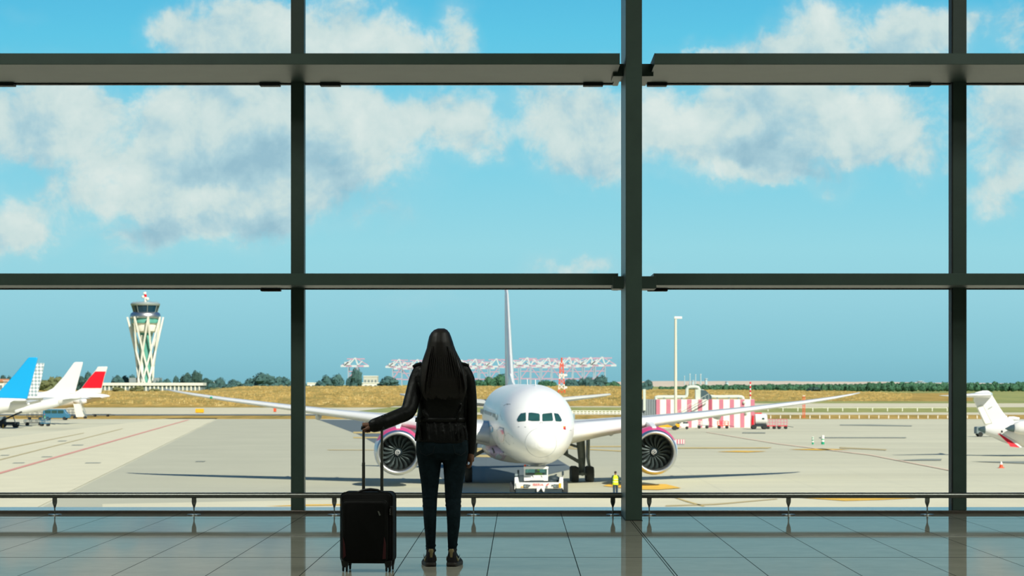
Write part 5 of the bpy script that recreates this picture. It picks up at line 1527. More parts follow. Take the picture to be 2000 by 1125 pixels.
def stairs():
    r = equip('passenger_stairs', 156, 817.6, 'white mobile passenger stairs under the red tail', 'stairs')
    k = ksc(817.6)
    q = lambda px, py: Vector(((px - 156) / k, 0, 8 - (py - HY) / k))
    a, b = q(147, 789), q(156, 817)
    MB().prism([a + Vector((-.3, -.7, 0)), a + Vector((1.1, -.7, .1)), b + Vector((1.1, -.7, .3)), b + Vector((-.7, -.7, .3))], (0, 1.4, 0)).build('flight', M['stripe_white'], r)
    m = MB()
    for y in (-.75, .75):
        m.bar(a + Vector((1.1, y, 1.0)), b + Vector((1.2, y, 1.2)), .08); m.bar(a + Vector((1.1, y, 0)), a + Vector((1.1, y, 1.0)), .06); m.bar(b + Vector((1.2, y, .3)), b + Vector((1.2, y, 1.2)), .06)
    m.build('handrail', M['gse_grey'], r)
    MB().bar(a + Vector((.6, 0, -.2)), Vector((1.6, 0, .4)), .2).build('support', M['gse_grey'], r)
    for x in (-1.0, 1.2):
        for y in (-.6, .6):
            m = MB(); m.lathe([(.05, -.1), (.28, -.1), (.28, .1), (.05, .1)], 12, 'Y', (x, y, .28)); m.build('wheel', M['rubber'], r)
stairs()
ground_worker('person', G(87, 826), 1.2, 'worker in green vest and orange cap among the carts by the blue van', mat('green_vest', lin(40, 150, 90), .7), M['workwear'], M['darkgreen'], M['orange'])

# road tanker, carts and dollies in front of the striped building
def tanker():
    r = equip('fuel_truck', 1482, 838.5, 'red cabbed truck with a white tank beside the striped building', 'truck')
    MB().box(-1.3, 1.3, -1.1, 1.1, .5, .8).build('chassis', M['gse_dark'], r)
    rings = [[Vector((x, 1.05 * w * cos(2 * pi * q / 24), 1.72 + 1.0 * w * sin(2 * pi * q / 24))) for q in range(24)] for x, w in ((-.75, .8), (-.65, 1), (1.25, 1), (1.4, .8))]
    MB().loft(rings).build('tank', M['white'], r)
    MB().prism([(-1.35, -1, .5), (-.95, -1, .5), (-.95, -1, 2.4), (-1.15, -1, 2.4), (-1.35, -1, 1.5)], (0, 2, 0)).build('cab', M['red'], r, bevel=.05)
    MB().box(-.7, .5, -.3, .3, 2.68, 2.86).build('roof_rail', M['red'], r)
    MB().box(.45, .85, -1.08, -1.02, 1.7, 2.0).build('hatch', M['cockpit'], r)
    for x in (-.9, .9):
        for y in (-1, 1):
            m = MB(); m.lathe([(.15, -.14), (.42, -.14), (.42, .14), (.15, .14)], 14, 'Y', (x, y, .42)); m.build('wheel', M['rubber'], r)
tanker()
dolly(1506, 838, 1.5, 'red wire baggage cart right beside the white tank truck', M['red'], 'red baggage carts', 1.1, M['stripe_pink'])
dolly(1528, 838, 1.6, 'red wire baggage cart at the far end, away from the tank truck', M['red'], 'red baggage carts', 1.1, M['stripe_pink'])
dolly(1373, 837, 1.9, 'low white dolly in front of the striped building, beside its outside stair', M['gse_grey'], 'building dollies', .7, M['stripe_white'])
dolly(1412, 837, 1.9, 'low red dolly in front of the striped building, midway along its wall', M['orange'], 'building dollies', .7, M['red'])
r = equip('loader_truck', 1300, 840, 'yellow conveyor truck beyond the engine with a raised front', 'truck')
MB().prism([(-2.4, -1, .5), (2.3, -1, .5), (2.4, -1, 1.0), (1.0, -1, 1.25), (-1.0, -1, .95), (-2.4, -1, .9)], (0, 2, 0)).build('body', M['yellow'], r, bevel=.05)
MB().box(1.2, 2.3, -.6, .6, .95, 1.35).build('engine_cover', M['gse_dark'], r)
for x in (-1.6, 1.5):
    for y in (-.9, .9):
        m = MB(); m.lathe([(.15, -.14), (.42, -.14), (.42, .14), (.15, .14)], 14, 'Y', (x, y, .42)); m.build('wheel', M['rubber'], r)
r = equip('power_cart', 1332, 838.5, 'white ground power cart between the yellow truck and the striped building', 'cart')
MB().box(-1.1, 1.1, -.7, .7, .5, 1.0).build('body', M['stripe_white'], r, bevel=.04); MB().box(-1.1, -.2, -.65, .65, 1.0, 1.5).build('cabinet', M['gse_grey'], r, bevel=.04); MB().box(.2, 1.0, -.6, .6, 1.0, 1.25).build('cable_reel', M['gse_dark'], r)
m = MB(); wheels(m, (-.8, .8), (-.6,), .26); m.build('wheels', M['rubber'], r)

def bollard(px, py, h, w, label):
    r = equip('bollard', px, py, label, 'bollard', 0, 'green and white bollards')
    MB().lathe([(w / 2, 0), (w / 2, h * .98), (w * .35, h)], 16).build('post', M['stripe_white'], r)
    for a, b in ((0, .28), (.5, .62), (.8, .9)) if w < .3 else ((0, .28), (.5, .6)):
        MB().lathe([(w / 2 + .006, h * a), (w / 2 + .006, h * b)], 16).build('green_band', M['green'], r)
bollard(1587.5, 868, 1.0, .24, 'smaller slim green and white bollard on the open apron')
bollard(1607, 868, 1.2, .42, 'larger green and white bollard with a white top')
r = equip('traffic_cone', 1955.5, 914, 'orange traffic cone with white top on the apron by the business jet', 'cone')
MB().box(-.26, .26, -.26, .26, 0, .05).build('base', M['orange'], r); MB().lathe([(.2, .05), (.13, .33)], 16).build('cone_body', M['orange'], r); MB().lathe([(.13, .33), (.06, .6), (.02, .62)], 16).build('white_sleeve', M['stripe_white'], r)
r = equip('barrier_board', 1327, 869, 'low pink and white striped barrier board beyond the engine', 'barrier')
m = MB().box(-.7, .7, -.04, .04, .12, .72).build('board', M['stripe_pink'], r)
for x in (-.45, -.1, .25, .55): MB().box(x - .06, x + .06, -.05, .05, .14, .70).build('stripe', M['stripe_white'], m)
MB().box(-.6, .6, -.2, .2, 0, .12).build('base', M['gse_grey'], r)
r = equip('marker_board', 1199, 828.5, 'green taxiway sign board past the airliner nose', 'sign')
MB().box(-.95, .95, -.06, .06, .2, .95).build('board', M['green'], r); MB().box(-.2, .9, -.07, .0, .4, .8).build('panel', M['stripe_white'], r); MB().box(-.7, .7, -.1, .1, 0, .2).build('base', M['gse_dark'], r)
for x, y, w, h, m_, lb in ((390, 807, 2.2, 1.2, 'yellow', 'yellow equipment box on the pale shoulder'), (537, 805, .7, 1.6, 'orange', 'small orange marker on the shoulder behind the wing'), (1570, 816.5, .5, 5.0, 'orange', 'thin orange lattice mast by the fence')):
    r = equip('equipment_box' if w > 1 else 'marker_post', x, y, lb, 'box' if w > 1 else 'marker')
    if h > 3:
        m = MB()
        for a in (-.22, .22):
            for b in (-.22, .22): m.bar((a, b, 0), (a, b, h), .07)
        for q in range(8):
            z = q * h / 8; m.bar((-.22, -.22, z), (.22, -.22, z + h / 8), .05); m.bar((.22, .22, z), (-.22, .22, z + h / 8), .05)
        m.build('lattice', M[m_], r)
        MB().box(-.3, .3, -.3, .3, h, h + .15).build('head', M['stripe_white'], r)
    else:
        MB().box(-w / 2, w / 2, -.4, .4, .15, h).build('body', M[m_], r, bevel=.05); MB().box(-w / 2.2, w / 2.2, -.35, .35, 0, .15).build('base', M['gse_dark'], r)
van(1927, 853, 3.4, 1.5, M['gse_grey'], 'grey van half hidden behind the tail of the business jet')

# ------------------------------------------------------------------ striped building
def striped():
    D = 404.6; k = F / D; p0 = 1366.5
    r = thing('striped_building', ((p0 - CX) * D / F, D, GZ), 'long low red and white striped apron building with pipes on its roof', 'building')
    X = lambda px: (px - p0) / k
    Z = lambda py: 8 - (py - HY) / k
    def cx(u): return 1240 + u / 4.326
    zt, depth = Z(780), 5.0
    MB().box(X(cx(180)), X(cx(1012)), 0, depth, 0, zt).build('wall', M['stripe_white'], r)
    for a, b in ((180, 213), (265, 302), (355, 392), (440, 480), (532, 570), (622, 655), (712, 748), (802, 838), (890, 926), (978, 1012)):
        MB().box(X(cx(a)), X(cx(b)), -.03, .0, 0.0, zt - .02).build('red_stripe', M['stripe_pink'], r)
    gw = MB().box(X(1225), X(cx(180)), .2, depth, 0, zt).build('side_wall', M['grey_panel'], r)
    m = MB()
    for q in range(12):
        x = X(1226) + q * (X(cx(178)) - X(1226)) / 12
        m.box(x, x + .2, .1, .2, .1, zt)
    m.build('corrugation', M['grey_panel'], gw)
    MB().box(X(1256), X(1261), -.3, .3, zt - 2, Z(760)).build('flue', M['duct_white'], r)
    # roof pipework
    q = lambda u, v, y=1.2: Vector((X(cx(u)), y, 8 - (700 + v / 4.326 - HY) / k))
    MB().tube([q(180, 345), q(180, 330), q(195, 325), q(330, 325), q(425, 325), q(440, 318), q(444, 300), q(444, 260), q(455, 244), q(475, 240), q(520, 240), q(540, 246), q(548, 262), q(550, 290)], .30, 12).build('roof_pipe', M['duct_white'], r)
    MB().tube([q(640, 320), q(700, 324), q(860, 322), q(905, 324), q(918, 332), q(922, 345)], .28, 12).build('roof_pipe', M['duct_white'], r)
    MB().box(X(cx(515)), X(cx(585)), .6, 2.2, zt, Z(700 + 262 / 4.326)).build('plant_box', M['duct_white'], r)
    MB().prism([(X(cx(560)), .5, Z(700 + 265 / 4.326)), (X(cx(600)), .5, Z(700 + 270 / 4.326)), (X(cx(650)), .5, Z(700 + 318 / 4.326)), (X(cx(650)), .5, zt), (X(cx(560)), .5, zt)], (0, 1.6, 0)).build('air_intake', M['jetgrey'], r)
    for x in (250, 400, 700, 800, 880): MB().box(X(cx(x)) - .1, X(cx(x)) + .1, .9, 1.5, zt, zt + .35).build('pipe_stand', M['gse_grey'], r)
    # outside stair climbing the wall
    a, b = q(360, 490, -.9), q(620, 345, -.9)
    st = MB().bar(a, b, .35, .12).build('stair', M['gse_grey'], r)
    m = MB()
    for f in [i / 9 for i in range(10)]:
        p = a + (b - a) * f; m.bar(p, p + Vector((0, 0, 1.0)), .05)
    m.bar(a + Vector((0, 0, 1)), b + Vector((0, 0, 1)), .06); m.build('handrail', M['duct_white'], st)
    MB().box(X(cx(622)), X(cx(650)), -.06, .0, .1, zt).build('door', mat('dull_red_door', lin(176, 84, 104), .7), r)
    MB().ell(q(922, 372, -.2), .28, .2, .28).build('floodlight', M['duct_white'], r)
    MB().ell(q(940, 462, -.2), .25, .2, .25).build('floodlight', M['duct_white'], r)
striped()

def pole_mast():
    r = thing('light_mast', G(1319.5, 838), 'tall pale lighting mast in front of the striped building', 'mast')
    k = ksc(838); H = 8 - (621 - HY) / k
    MB().tube([(0, 0, 0), (0, 0, H * .5), (0, 0, H)], [.27, .25, .20], 16).build('pole', M['pole_white'], r)
    MB().box(-.25, 1.1, -.25, .25, H - .15, H + .25).build('lamp_head', M['stripe_white'], r, bevel=.05)
    MB().lathe([(.5, 0), (.5, .3), (.36, .45)], 16).build('base', M['concrete'], r)
pole_mast()
def banded_pole(px, py, D, top, w, label):
    base = P(px, py, D); k = F / D
    r = thing('warning_pole', (base.x, D, GZ), label, 'pole')
    zb = 8 - (py - HY) / k; zt = 8 - (top - HY) / k
    MB().tube([(0, 0, 0), (0, 0, zt)], w, 10).build('pole', M['stripe_white'], r)
    n = 4
    for q in range(n): MB().tube([(0, 0, zb + (zt - zb) * (q + .5) / n), (0, 0, zb + (zt - zb) * (q + 1) / n)], w * 1.1, 10).build('red_band', M['red'], r)
banded_pole(1465.5, 778, 412, 746, .13, 'thin red and white warning pole at the end of the striped building')

def radio_mast():
    D = 1050; k = F / D
    r = thing('radio_mast', P(1097, HY, D) * 1.0, 'orange and white lattice radio mast behind the airliner', 'mast'); r.location.z = GZ
    Z = lambda py: 8 - (py - HY) / k
    H = Z(709)
    for q in range(7):
        z0, z1 = H * q / 7, H * (q + 1) / 7
        w0, w1 = 1.7 - 1.1 * q / 7, 1.7 - 1.1 * (q + 1) / 7
        m = MB()
        for a, b in ((-1, -1), (1, -1), (1, 1), (-1, 1)):
            m.bar((a * w0, b * w0, z0), (a * w1, b * w1, z1), .38)
        for s in (-1, 1):
            m.bar((-w0, s * w0, z0), (w1, s * w1, z1), .25); m.bar((w0, s * w0, z0), (-w1, s * w1, z1), .25)
            m.bar((s * w0, -w0, z0), (s * w1, w1, z1), .25)
        m.build('lattice_section', M['orange'] if q in (1, 3, 5, 6) else M['stripe_white'], r)
    MB().tube([(0, 0, H), (0, 0, H + 2.5)], .35, 8).build('antenna', M['orange'], r)
    for z in (Z(733), Z(757)):
        MB().box(-.6, 2.6, -.6, .6, z - .5, z + .5).build('antenna_drum', M['stripe_white'], r, bevel=.2)
radio_mast()

# ------------------------------------------------------------------ fences along the taxiway
def fence(px0, px1, py, ph, n, label, m_, rails=1, w=.10, name='fence'):
    D = F * 8 / (py - HY); k = F / D
    x0, x1 = (px0 - CX) / k, (px1 - CX) / k
    r = thing(name, (x0, D, GZ), label, 'fence')
    h = ph / k
    for q in range(n):
        MB().box((x1 - x0) * q / (n - 1) - w, (x1 - x0) * q / (n - 1) + w, -w, w, 0, h).build('post', m_, r)
    for q in range(rails):
        z = h * (.95 - .5 * q); MB().box(0, x1 - x0, -.05, .05, z - .08, z + .06).build('rail', m_, r)
fence(1500, 1850, 803.5, 7.5, 13, 'white posted fence on the grass past the striped building', M['stripe_white'])
fence(1118, 1212, 808.5, 6.5, 14, 'white post fence on the grass between airliner nose and deep post', M['stripe_white'], 2)
fence(1487, 2010, 818, 5, 28, 'row of short white marker posts at the apron edge', M['stripe_white'], 0, .16, 'marker_post_row') if False else None
for q in range(26):
    px = 1486 + q * 19.2
    o = thing('marker_post', G(px, 817.5), '%s short white apron edge marker post counted from the striped building' % ORD[q], 'post', group='apron edge marker posts')
    if q == 0:
        mk = MB().box(-.10, .10, -.10, .10, 0, .60).mesh('post', M['stripe_white'], False)
        mh = MB().box(-.12, .12, -.12, .12, .60, .70).mesh('cap', M['stripe_white'], False)
    for nm, me in (('post', mk), ('cap', mh)):
        c = bpy.data.objects.new(nm, me); COL.objects.link(c); c.parent = o

# ------------------------------------------------------------------ control tower
def tower():
    D = 1530.0; k = F / D
    r = thing('control_tower', ((284 - CX) / k, D, GZ), 'airport control tower wrapped in crossing white struts', 'tower')
    Z = lambda py: 8 - (py - HY) / k
    X = lambda px: (px - 284) / k
    MB().lathe([(4.2, Z(768)), (4.2, Z(652)), (5.2, Z(648))], 24).build('glass_shaft', M['shaft'], r)
    MB().tube([(-1.6, -4.0, Z(760)), (-1.6, -4.0, Z(655))], .9, 10).build('lift_core', M['tower_white'], r)
    MB().lathe([(5.2, Z(650)), (7.4, Z(647)), (8.0, Z(641)), (8.0, Z(634)), (9.0, Z(632))], 32).build('lower_deck', M['tower_white'], r, ang=40)
    MB().lathe([(8.8, Z(632)), (9.2, Z(631)), (9.2, Z(624)), (9.0, Z(623))], 32).build('deck_glazing', M['shaft'], r)
    MB().lathe([(9.0, Z(623.5)), (10.3, Z(621)), (10.5, Z(617)), (9.7, Z(612)), (8.4, Z(609.5))], 32).build('silver_ring', M['alu'], r)
    MB().lathe([(8.1, Z(609.5)), (9.4, Z(596.5))], 16).build('cab_glazing', M['tower_glass'], r, ang=15)
    m = MB()
    for q in range(8):
        a = 2 * pi * q / 8 + .32
        m.bar((8.2 * cos(a), 8.2 * sin(a), Z(609.5)), (9.5 * cos(a), 9.5 * sin(a), Z(596.5)), .32)
    m.build('cab_mullion', M['tower_grey'], r)
    MB().lathe([(9.7, Z(597)), (10.0, Z(594)), (9.4, Z(591.5)), (6, Z(590))], 32).build('roof', M['tower_grey'], r)
    m = MB()
    for q in range(20):
        a = 2 * pi * q / 20; m.bar((8.6 * cos(a), 8.6 * sin(a), Z(591.5)), (8.6 * cos(a), 8.6 * sin(a), Z(588.5)), .14)
    m.build('roof_rail', M['tower_grey'], r)
    m = MB(); m.tube([(0, 0, Z(592)), (0, 0, Z(570))], [.9, .5], 10); m.build('mast', M['stripe_white'], r)
    MB().tube([(0, 0, Z(580)), (0, 0, Z(575))], .9, 10).build('mast_band', M['red'], r)
    for x, z, q in ((1.4, 584, 1.2), (-1.6, 580, 1.0), (-.6, 573, .9)): MB().ell((x, -.4, Z(z)), q, q, q, 12, 8).build('radome', M['tower_white'], r)
    for x, y, z0 in ((7, 2, 586), (-6, 3, 585.5), (4, -5, 586.5)): MB().bar((x, y, Z(591)), (x, y, Z(z0)), .15).build('aerial', M['tower_grey'], r)
    # struts: eight at the rim, each splitting into two opposite spirals
    R1, R0 = 12.2, 6.2
    z0, z1 = Z(769), Z(619.5)
    for q in range(8):
        a = 2 * pi * q / 8 + .32
        for s in (-1, 1):
            b = a + s * radians(95)
            p1 = Vector((R1 * cos(a), R1 * sin(a), z1)); p0 = Vector((R0 * cos(b), R0 * sin(b), z0))
            MB().bar(p0, p1, 1.05, 1.25).build('strut', M['tower_white'], r)
    MB().box(X(255), X(268), -6, 6, 0, Z(738)).build('annex', M['tower_grey'], r)
    MB().box(X(302), X(314), -6, 6, 0, Z(738)).build('annex', M['tower_grey'], r)
    # base building
    b = thing('terminal_building', ((286 - CX) * 1500 / F, 1500, GZ), 'long low white building at the foot of the control tower', 'building')
    kk = F / 1500
    zz = lambda py: 8 - (py - HY) / kk
    MB().box((178 - 286) / kk, (395 - 286) / kk, 0, 14, 0, zz(752)).build('wall', M['gse_grey'], b)
    MB().box((176 - 286) / kk, (397 - 286) / kk, -1.2, 15, zz(753), zz(747.6)).build('roof_slab', M['tower_white'], b)
    for q in range(27):
        x = (180 + q * 8 - 286) / kk
        MB().box(x, x + .9, -.5, 0, 0, zz(752)).build('pier', M['tower_white'], b)
tower()

# low pale buildings far away
def block(name, px0, px1, top, D, m_, label, wins=0, base=0):
    k = F / D
    r = thing(name, (((px0 + px1) / 2 - CX) / k, D, GZ), label, 'building')
    h = 8 - (top - HY) / k; w = (px1 - px0) / k / 2
    MB().box(-w, w, 0, 20, base, h).build('wall', m_, r)
    MB().box(-w * 1.02, w * 1.02, -.5, 20.5, h, h + .02 * h + .6).build('roof', M['stripe_white'], r)
    for q in range(wins):
        x = -w + 2 * w * (q + .5) / wins
        MB().box(x - w / wins * .5, x + w / wins * .5, -.3, 0, h * .45, h * .75).build('window', M['gse_grey'], r)
    return r
block('warehouse', 710, 737, 735.5, 2600, M['concrete'], 'square pale tower block beyond the trees, beside the woman', 4)
block('warehouse', 600, 645, 748.5, 2500, M['stripe_white'], 'low white warehouse between the window mullion and the round trees', 6)
block('warehouse', 700, 748, 748.5, 2400, M['stripe_white'], 'long white warehouse under the pale tower block', 5)
block('warehouse', 395, 430, 747.5, 2300, M['stripe_white'], 'low white shed just past the long building under the control tower', 4)
r = block('house', -14, 7, 745.5, 1450, M['stripe_white'], 'white house with terracotta roof behind the blue tail', 2)
hk = F / 1450; MB().prism([(-11 / hk, -1, 8 + 2.5 / hk), (11.5 / hk, -1, 8 + 2.5 / hk), (6 / hk, -1, 8 + 8 / hk), (-8 / hk, -1, 8 + 8 / hk)], (0, 22, 0)).build('tiled_roof', M['terracotta'], r)

# sand bar beyond the woods and its far chimneys
m = MB(); rnd = random.Random(5)
D = 5200; prev = []
xs = list(range(1205, 2101, 15))
top = []
for px in xs:
    t = 747.6 - 2.2 * min(1, max(0, (px - 1200) / 80)) - .8 * noise.noise(Vector((px * .02, 0, 0))) - (1.2 if px < 1560 else 0) + max(0, (px - 1690) / 250) * 3
    top.append(t)
vs = []
for px, t in zip(xs, top):
    for dd, f in ((-300, 0), (0, 1), (200, 1), (500, 0)):
        z = GZ + (8 - (t - HY) * D / F) * f
        vs.append(((px - CX) * D / F, D + dd, z))
fs = []
for i in range(len(xs) - 1):
    for j in range(3): fs.append((i * 4 + j, i * 4 + j + 1, i * 4 + 5 + j, i * 4 + 4 + j))
    fs.append((i * 4 + 3, i * 4, i * 4 + 4, i * 4 + 7))
o = m.add(vs, fs).build('sand_bank', M['sand']); tag(o, 'pale sandy bank along the horizon beyond the woods', 'bank', kind='structure')
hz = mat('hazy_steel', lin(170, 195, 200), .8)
for q, (px, t, w) in enumerate(((1337, 734, 1.0), (1347.5, 729.5, 1.3), (1358.5, 731, 1.3), (1368.5, 730, 1.5), (1379, 739, 3.2), (1353, 742.5, 2.8), (1419.5, 745, 4), (1797, 744, 7))):
    k = F / 5000
    h = 8 - (t - HY) / k
    lb = ['first and thinnest', 'second and tallest', 'third', 'fourth', 'last and stoutest', 'short wide'][q] + ' hazy chimney on the skyline past the light mast' if q < 6 else ('lone pale tank on the sandy skyline' if q == 6 else 'hazy pale cargo ship bridge on the skyline over the woods')
    c = thing('chimney' if q < 6 else 'storage_tank' if q == 6 else 'ship', ((px - CX) / k, 5000, GZ), lb, 'chimney' if q < 6 else 'tank' if q == 6 else 'ship')
    MB().lathe([(w * 1.1, 0), (w * .8, h)], 12).build('shaft' if q < 6 else 'hull', hz, c)
    MB().lathe([(w * 1.3, h * .93), (w * 1.3, h * .97)], 12).build('collar', M['crane_white'], c)

# ------------------------------------------------------------------ harbour cranes on the horizon
def crane():
    r = thing('harbour_crane', (0, 0, 0), 'x', 'crane', group='harbour cranes')
    m = MB()
    for x in (-9, 9):
        for y in (-8, 8): m.bar((x, y, 0), (x, y, 40), 2.2)
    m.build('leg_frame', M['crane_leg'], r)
    m = MB()
    for x in (-9, 9): m.bar((x, -8, 16), (x, 8, 16), 2.2); m.bar((x, -8, 30), (x, 8, 30), 1.6)
    for y in (-8, 8): m.bar((-9, y, 16), (9, y, 16), 2.4); m.bar((-9, y, 16), (9, y, 40), 1.5); m.bar((-9, y, 30), (9, y, 30), 1.8)
    m.build('cross_brace', M['hazed_crane_red'], r)
    MB().box(-24, 30, -3, 3, 38.5, 42).build('boom', M['hazed_crane_red'], r)
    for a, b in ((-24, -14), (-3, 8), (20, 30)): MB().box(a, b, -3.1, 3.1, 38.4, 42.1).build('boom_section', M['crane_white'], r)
    m = MB()
    for y in (-3, 3): m.bar((9, y, 42), (4, y, 56), 2.4); m.bar((-9, y, 42), (4, y, 56), 2.4); m.bar((-16, y, 42), (-4, y, 52), 2.0); m.bar((9, y, 42), (18, y, 50), 1.8)
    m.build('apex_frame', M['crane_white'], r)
    m = MB(); m.bar((4, 0, 56), (28, 0, 42), 1.6); m.bar((4, 0, 56), (-22, 0, 42), 1.6); m.bar((-12, 0, 54), (22, 0, 54), 2.0); m.build('stay', M['hazed_crane_red'], r)
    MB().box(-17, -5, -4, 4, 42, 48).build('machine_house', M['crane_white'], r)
    return r
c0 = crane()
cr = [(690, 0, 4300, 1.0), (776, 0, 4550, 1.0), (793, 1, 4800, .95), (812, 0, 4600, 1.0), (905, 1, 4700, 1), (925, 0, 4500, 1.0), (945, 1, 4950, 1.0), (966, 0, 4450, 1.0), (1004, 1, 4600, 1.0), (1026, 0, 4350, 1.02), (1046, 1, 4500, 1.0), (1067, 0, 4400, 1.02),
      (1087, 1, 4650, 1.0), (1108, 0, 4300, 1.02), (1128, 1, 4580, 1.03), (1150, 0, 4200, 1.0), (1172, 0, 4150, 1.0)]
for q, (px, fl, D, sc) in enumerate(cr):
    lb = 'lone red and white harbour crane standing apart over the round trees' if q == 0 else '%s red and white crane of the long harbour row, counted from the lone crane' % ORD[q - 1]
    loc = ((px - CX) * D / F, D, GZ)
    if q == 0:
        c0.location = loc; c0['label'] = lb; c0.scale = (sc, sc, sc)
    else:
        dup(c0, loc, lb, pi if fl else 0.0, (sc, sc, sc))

# ------------------------------------------------------------------ trees and bushes
def crown_mesh(seed, tall=1.0, dense=900):
    rnd = random.Random(seed)
    m = MB(); lobes = []
    for q in range(11):
        a = rnd.uniform(0, 2 * pi); rr = rnd.uniform(.05, .60); z = rnd.uniform(.25, .80) * tall
        s = rnd.uniform(.26, .42) * (1.05 - .35 * z / tall)
        lobes.append((rr * cos(a) * .62, rr * sin(a) * .62, z, s))
    for (x, y, z, s) in lobes:
        n, k = 10, 7; o = len(m.v)
        m.ell((x, y, z), s, s, s * .85, n, k)
        for i in range(o, len(m.v)):
            v = Vector(m.v[i]); d = (v - Vector((x, y, z)))
            m.v[i] = tuple(v + d * (.45 * noise.noise(v * 5 + Vector((seed, 0, 0))) + .2 * noise.noise(v * 13)))
    for q in range(dense):
        x, y, z, s = rnd.choice(lobes)
        d = Vector((rnd.gauss(0, 1), rnd.gauss(0, 1), rnd.gauss(0, 1))).normalized()
        c = Vector((x, y, z)) + d * s * rnd.uniform(.85, 1.18)
        u = Vector((rnd.gauss(0, 1), rnd.gauss(0, 1), rnd.gauss(0, 1))).normalized() * rnd.uniform(.03, .06); w = d.cross(u).normalized() * rnd.uniform(.03, .055)
        m.add([c - u, c + w, c + u, c - w], [(0, 1, 2, 3)])
    return m
trunk = MB().tube([(0, 0, -.1), (.02, 0, .3), (0, .02, .6)], [.06, .05, .03], 8).mesh('trunk', M['bark'])
CR = {}
def tree(px, top, wpx, D, kind, label, group, base=None, tall=1.0):
    k = F / D
    h = 8 - (top - HY) / k; w = wpx / k
    r = thing('tree' if h > 4.5 else 'bush', ((px - CX) / k, D, GZ), label, 'tree' if h > 4.5 else 'bush', rndT.uniform(0, 6), group)
    v = int(px) % 3
    key = (v, kind)
    if key not in CR: CR[key] = crown_mesh(20 + v * 7 + len(kind), 1.0).mesh('crown', M[kind], False)
    c = bpy.data.objects.new('crown', CR[key]); COL.objects.link(c); c.parent = r
    c.scale = (w * .95, w * .95, h / 1.0)
    t = bpy.data.objects.new('trunk', trunk); COL.objects.link(t); t.parent = r; t.scale = (w * .62, w * .62, h * .9)
    return r
rndT = random.Random(2)
near = [(11, 733, 20, 'leaf_dark'), (85, 742, 34, 'leaf_olive'), (108, 738, 30, 'leaf_olive'), (132, 741, 30, 'leaf_dark'), (159, 733, 28, 'leaf_dark'), (173, 727, 24, 'leaf_blue'), (228, 731, 26, 'leaf_blue'), (243, 732, 24, 'leaf_blue'), (256, 736, 16, 'leaf_blue'),
        (309, 736, 14, 'leaf_blue'), (324, 738, 22, 'leaf_blue'), (344, 735, 16, 'leaf_blue'), (363, 726, 28, 'leaf_dark'), (385, 729, 22, 'leaf_dark'), (402, 737, 30, 'leaf_dark'), (430, 741, 22, 'leaf_blue'), (459, 739.5, 34, 'leaf_blue'), (487, 742, 24, 'leaf_blue'),
        (514, 733, 44, 'leaf_blue'), (542, 736, 24, 'leaf_blue'), (558, 734, 24, 'leaf_blue'),
        (627, 742, 24, 'leaf_blue'), (650, 731.5, 38, 'leaf_blue'), (684, 733, 20, 'leaf_blue'), (697, 725, 22, 'leaf_blue'), (762, 733, 44, 'leaf_blue'), (940, 741, 26, 'leaf_green'), (956, 738, 28, 'leaf_green'), (976, 730, 32, 'leaf_green'),
        (1060, 742, 28, 'leaf_green'), (1078, 744, 24, 'leaf_green'), (1112, 741, 28, 'leaf_blue'), (1130, 739, 28, 'leaf_blue'), (1150, 740, 26, 'leaf_blue'), (1168, 737, 28, 'leaf_blue'), (1186, 746, 24, 'leaf_green'), (1198, 744, 18, 'leaf_green'), (1207, 748, 16, 'leaf_green'),
        (1268, 742, 20, 'leaf_blue'), (1258, 748, 16, 'leaf_blue')]
KW = {'leaf_dark': 'dark', 'leaf_blue': 'blue-green', 'leaf_olive': 'olive', 'leaf_green': 'green'}
def where(px):
    if px < 230: return 'behind the parked tails'
    if px < 290: return 'by the control tower foot'
    if px < 420: return 'past the control tower'
    if px < 590: return 'before the thin window mullion'
    if px < 720: return 'under the lone harbour crane'
    if px < 900: return 'beside the woman'
    if px < 1000: return 'between the woman and the airliner fin'
    if px < 1215: return 'beyond the airliner nose'
    return 'by the light mast'
cnt = {}
for i_, (px, t, w, kd) in enumerate(near):
    wh = where(px); cnt[wh] = cnt.get(wh, 0) + 1
    tree(px, t, w, 1525 + (i_ % 3) * 42, kd, '%s tree of those %s, %s and %s' % (ORD[cnt[wh] - 1], wh, KW[kd], 'broad' if w > 27 else 'slender'), 'trees beyond the dry grass')
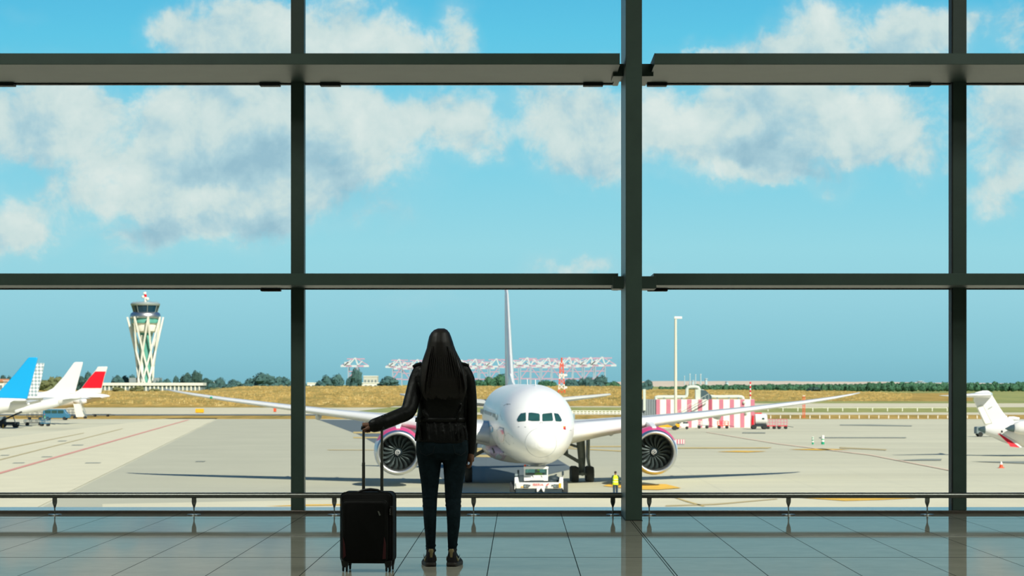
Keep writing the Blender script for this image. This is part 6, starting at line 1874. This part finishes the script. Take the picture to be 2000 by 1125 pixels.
# scrub bushes on the grass in front of the tower
for q, (px, t, w) in enumerate(((232, 755, 26), (266, 755.5, 34), (300, 760, 22), (420, 758, 20), (450, 757, 24), (330, 762, 16))):
    tree(px, t, w, 1380, 'leaf_olive', '%s ochre scrub bush on the grass in front of the low building under the tower' % ORD[q], 'scrub bushes')
for q, (px, t, w) in enumerate(((445, 751, 30), (478, 750, 28), (530, 748, 30), (575, 750, 26), (590, 750, 24), (415, 750, 22))):
    tree(px, t, w, 1490, 'leaf_blue', '%s low blue-green shrub in the gaps between the trees before the thin mullion' % ORD[q], 'low shrubs')
tree(1588, 757, 30, 1600, 'leaf_dark', 'single dark round bush on the ochre scrub under the starboard wing tip', 'scrub bushes')
tree(1530, 762, 28, 1650, 'leaf_green', 'low green bush left of the dark round bush on the scrub'.replace('left of', 'beside'), 'scrub bushes')

def woods():
    rnd = random.Random(8)
    m = MB()
    for px in range(1290, 2040, 5):
        for row in range(3):
            D = 2050 + row * 130 + rnd.uniform(-30, 30); k = F / D
            t = (756 if px < 1340 else 752.5 if px < 1490 else 751 if px < 1700 else 749.5) + rnd.uniform(-1.8, 1.6) - (2.5 if 1690 < px and rnd.random() < .25 else 0) + (2 - row)
            h = 8 - (t - HY) / k; w = rnd.uniform(7, 12) / k
            x = (px + rnd.uniform(-3, 3) - CX) / k
            o = len(m.v); m.ell((x, D, GZ + h * .55), w * .6, w * .6, h * .48, 9, 6)
            for i in range(o, len(m.v)):
                v = Vector(m.v[i]); m.v[i] = tuple(v + Vector((noise.noise(v * .4), noise.noise(v * .4 + Vector((9, 0, 0))), .8 * noise.noise(v * .5))) * 1.0)
            for q in range(26):
                d = Vector((rnd.gauss(0, 1), -abs(rnd.gauss(0, 1)), rnd.gauss(.3, .8))).normalized()
                c = Vector((x, D, GZ + h * .55)) + Vector((d.x * w * .62, d.y * w * .62, d.z * h * .5))
                u = Vector((rnd.uniform(-1, 1), rnd.uniform(-1, 1), rnd.uniform(-1, 1))) * .7; v2 = Vector((rnd.uniform(-1, 1), rnd.uniform(-1, 1), rnd.uniform(-1, 1))) * .7
                m.add([c - u, c - v2, c + u, c + v2], [(0, 1, 2, 3)])
    o = m.build('woodland', M['leaf_green'], smooth=False); tag(o, 'dense line of green coastal woods along the horizon', 'woods', kind='stuff')
woods()
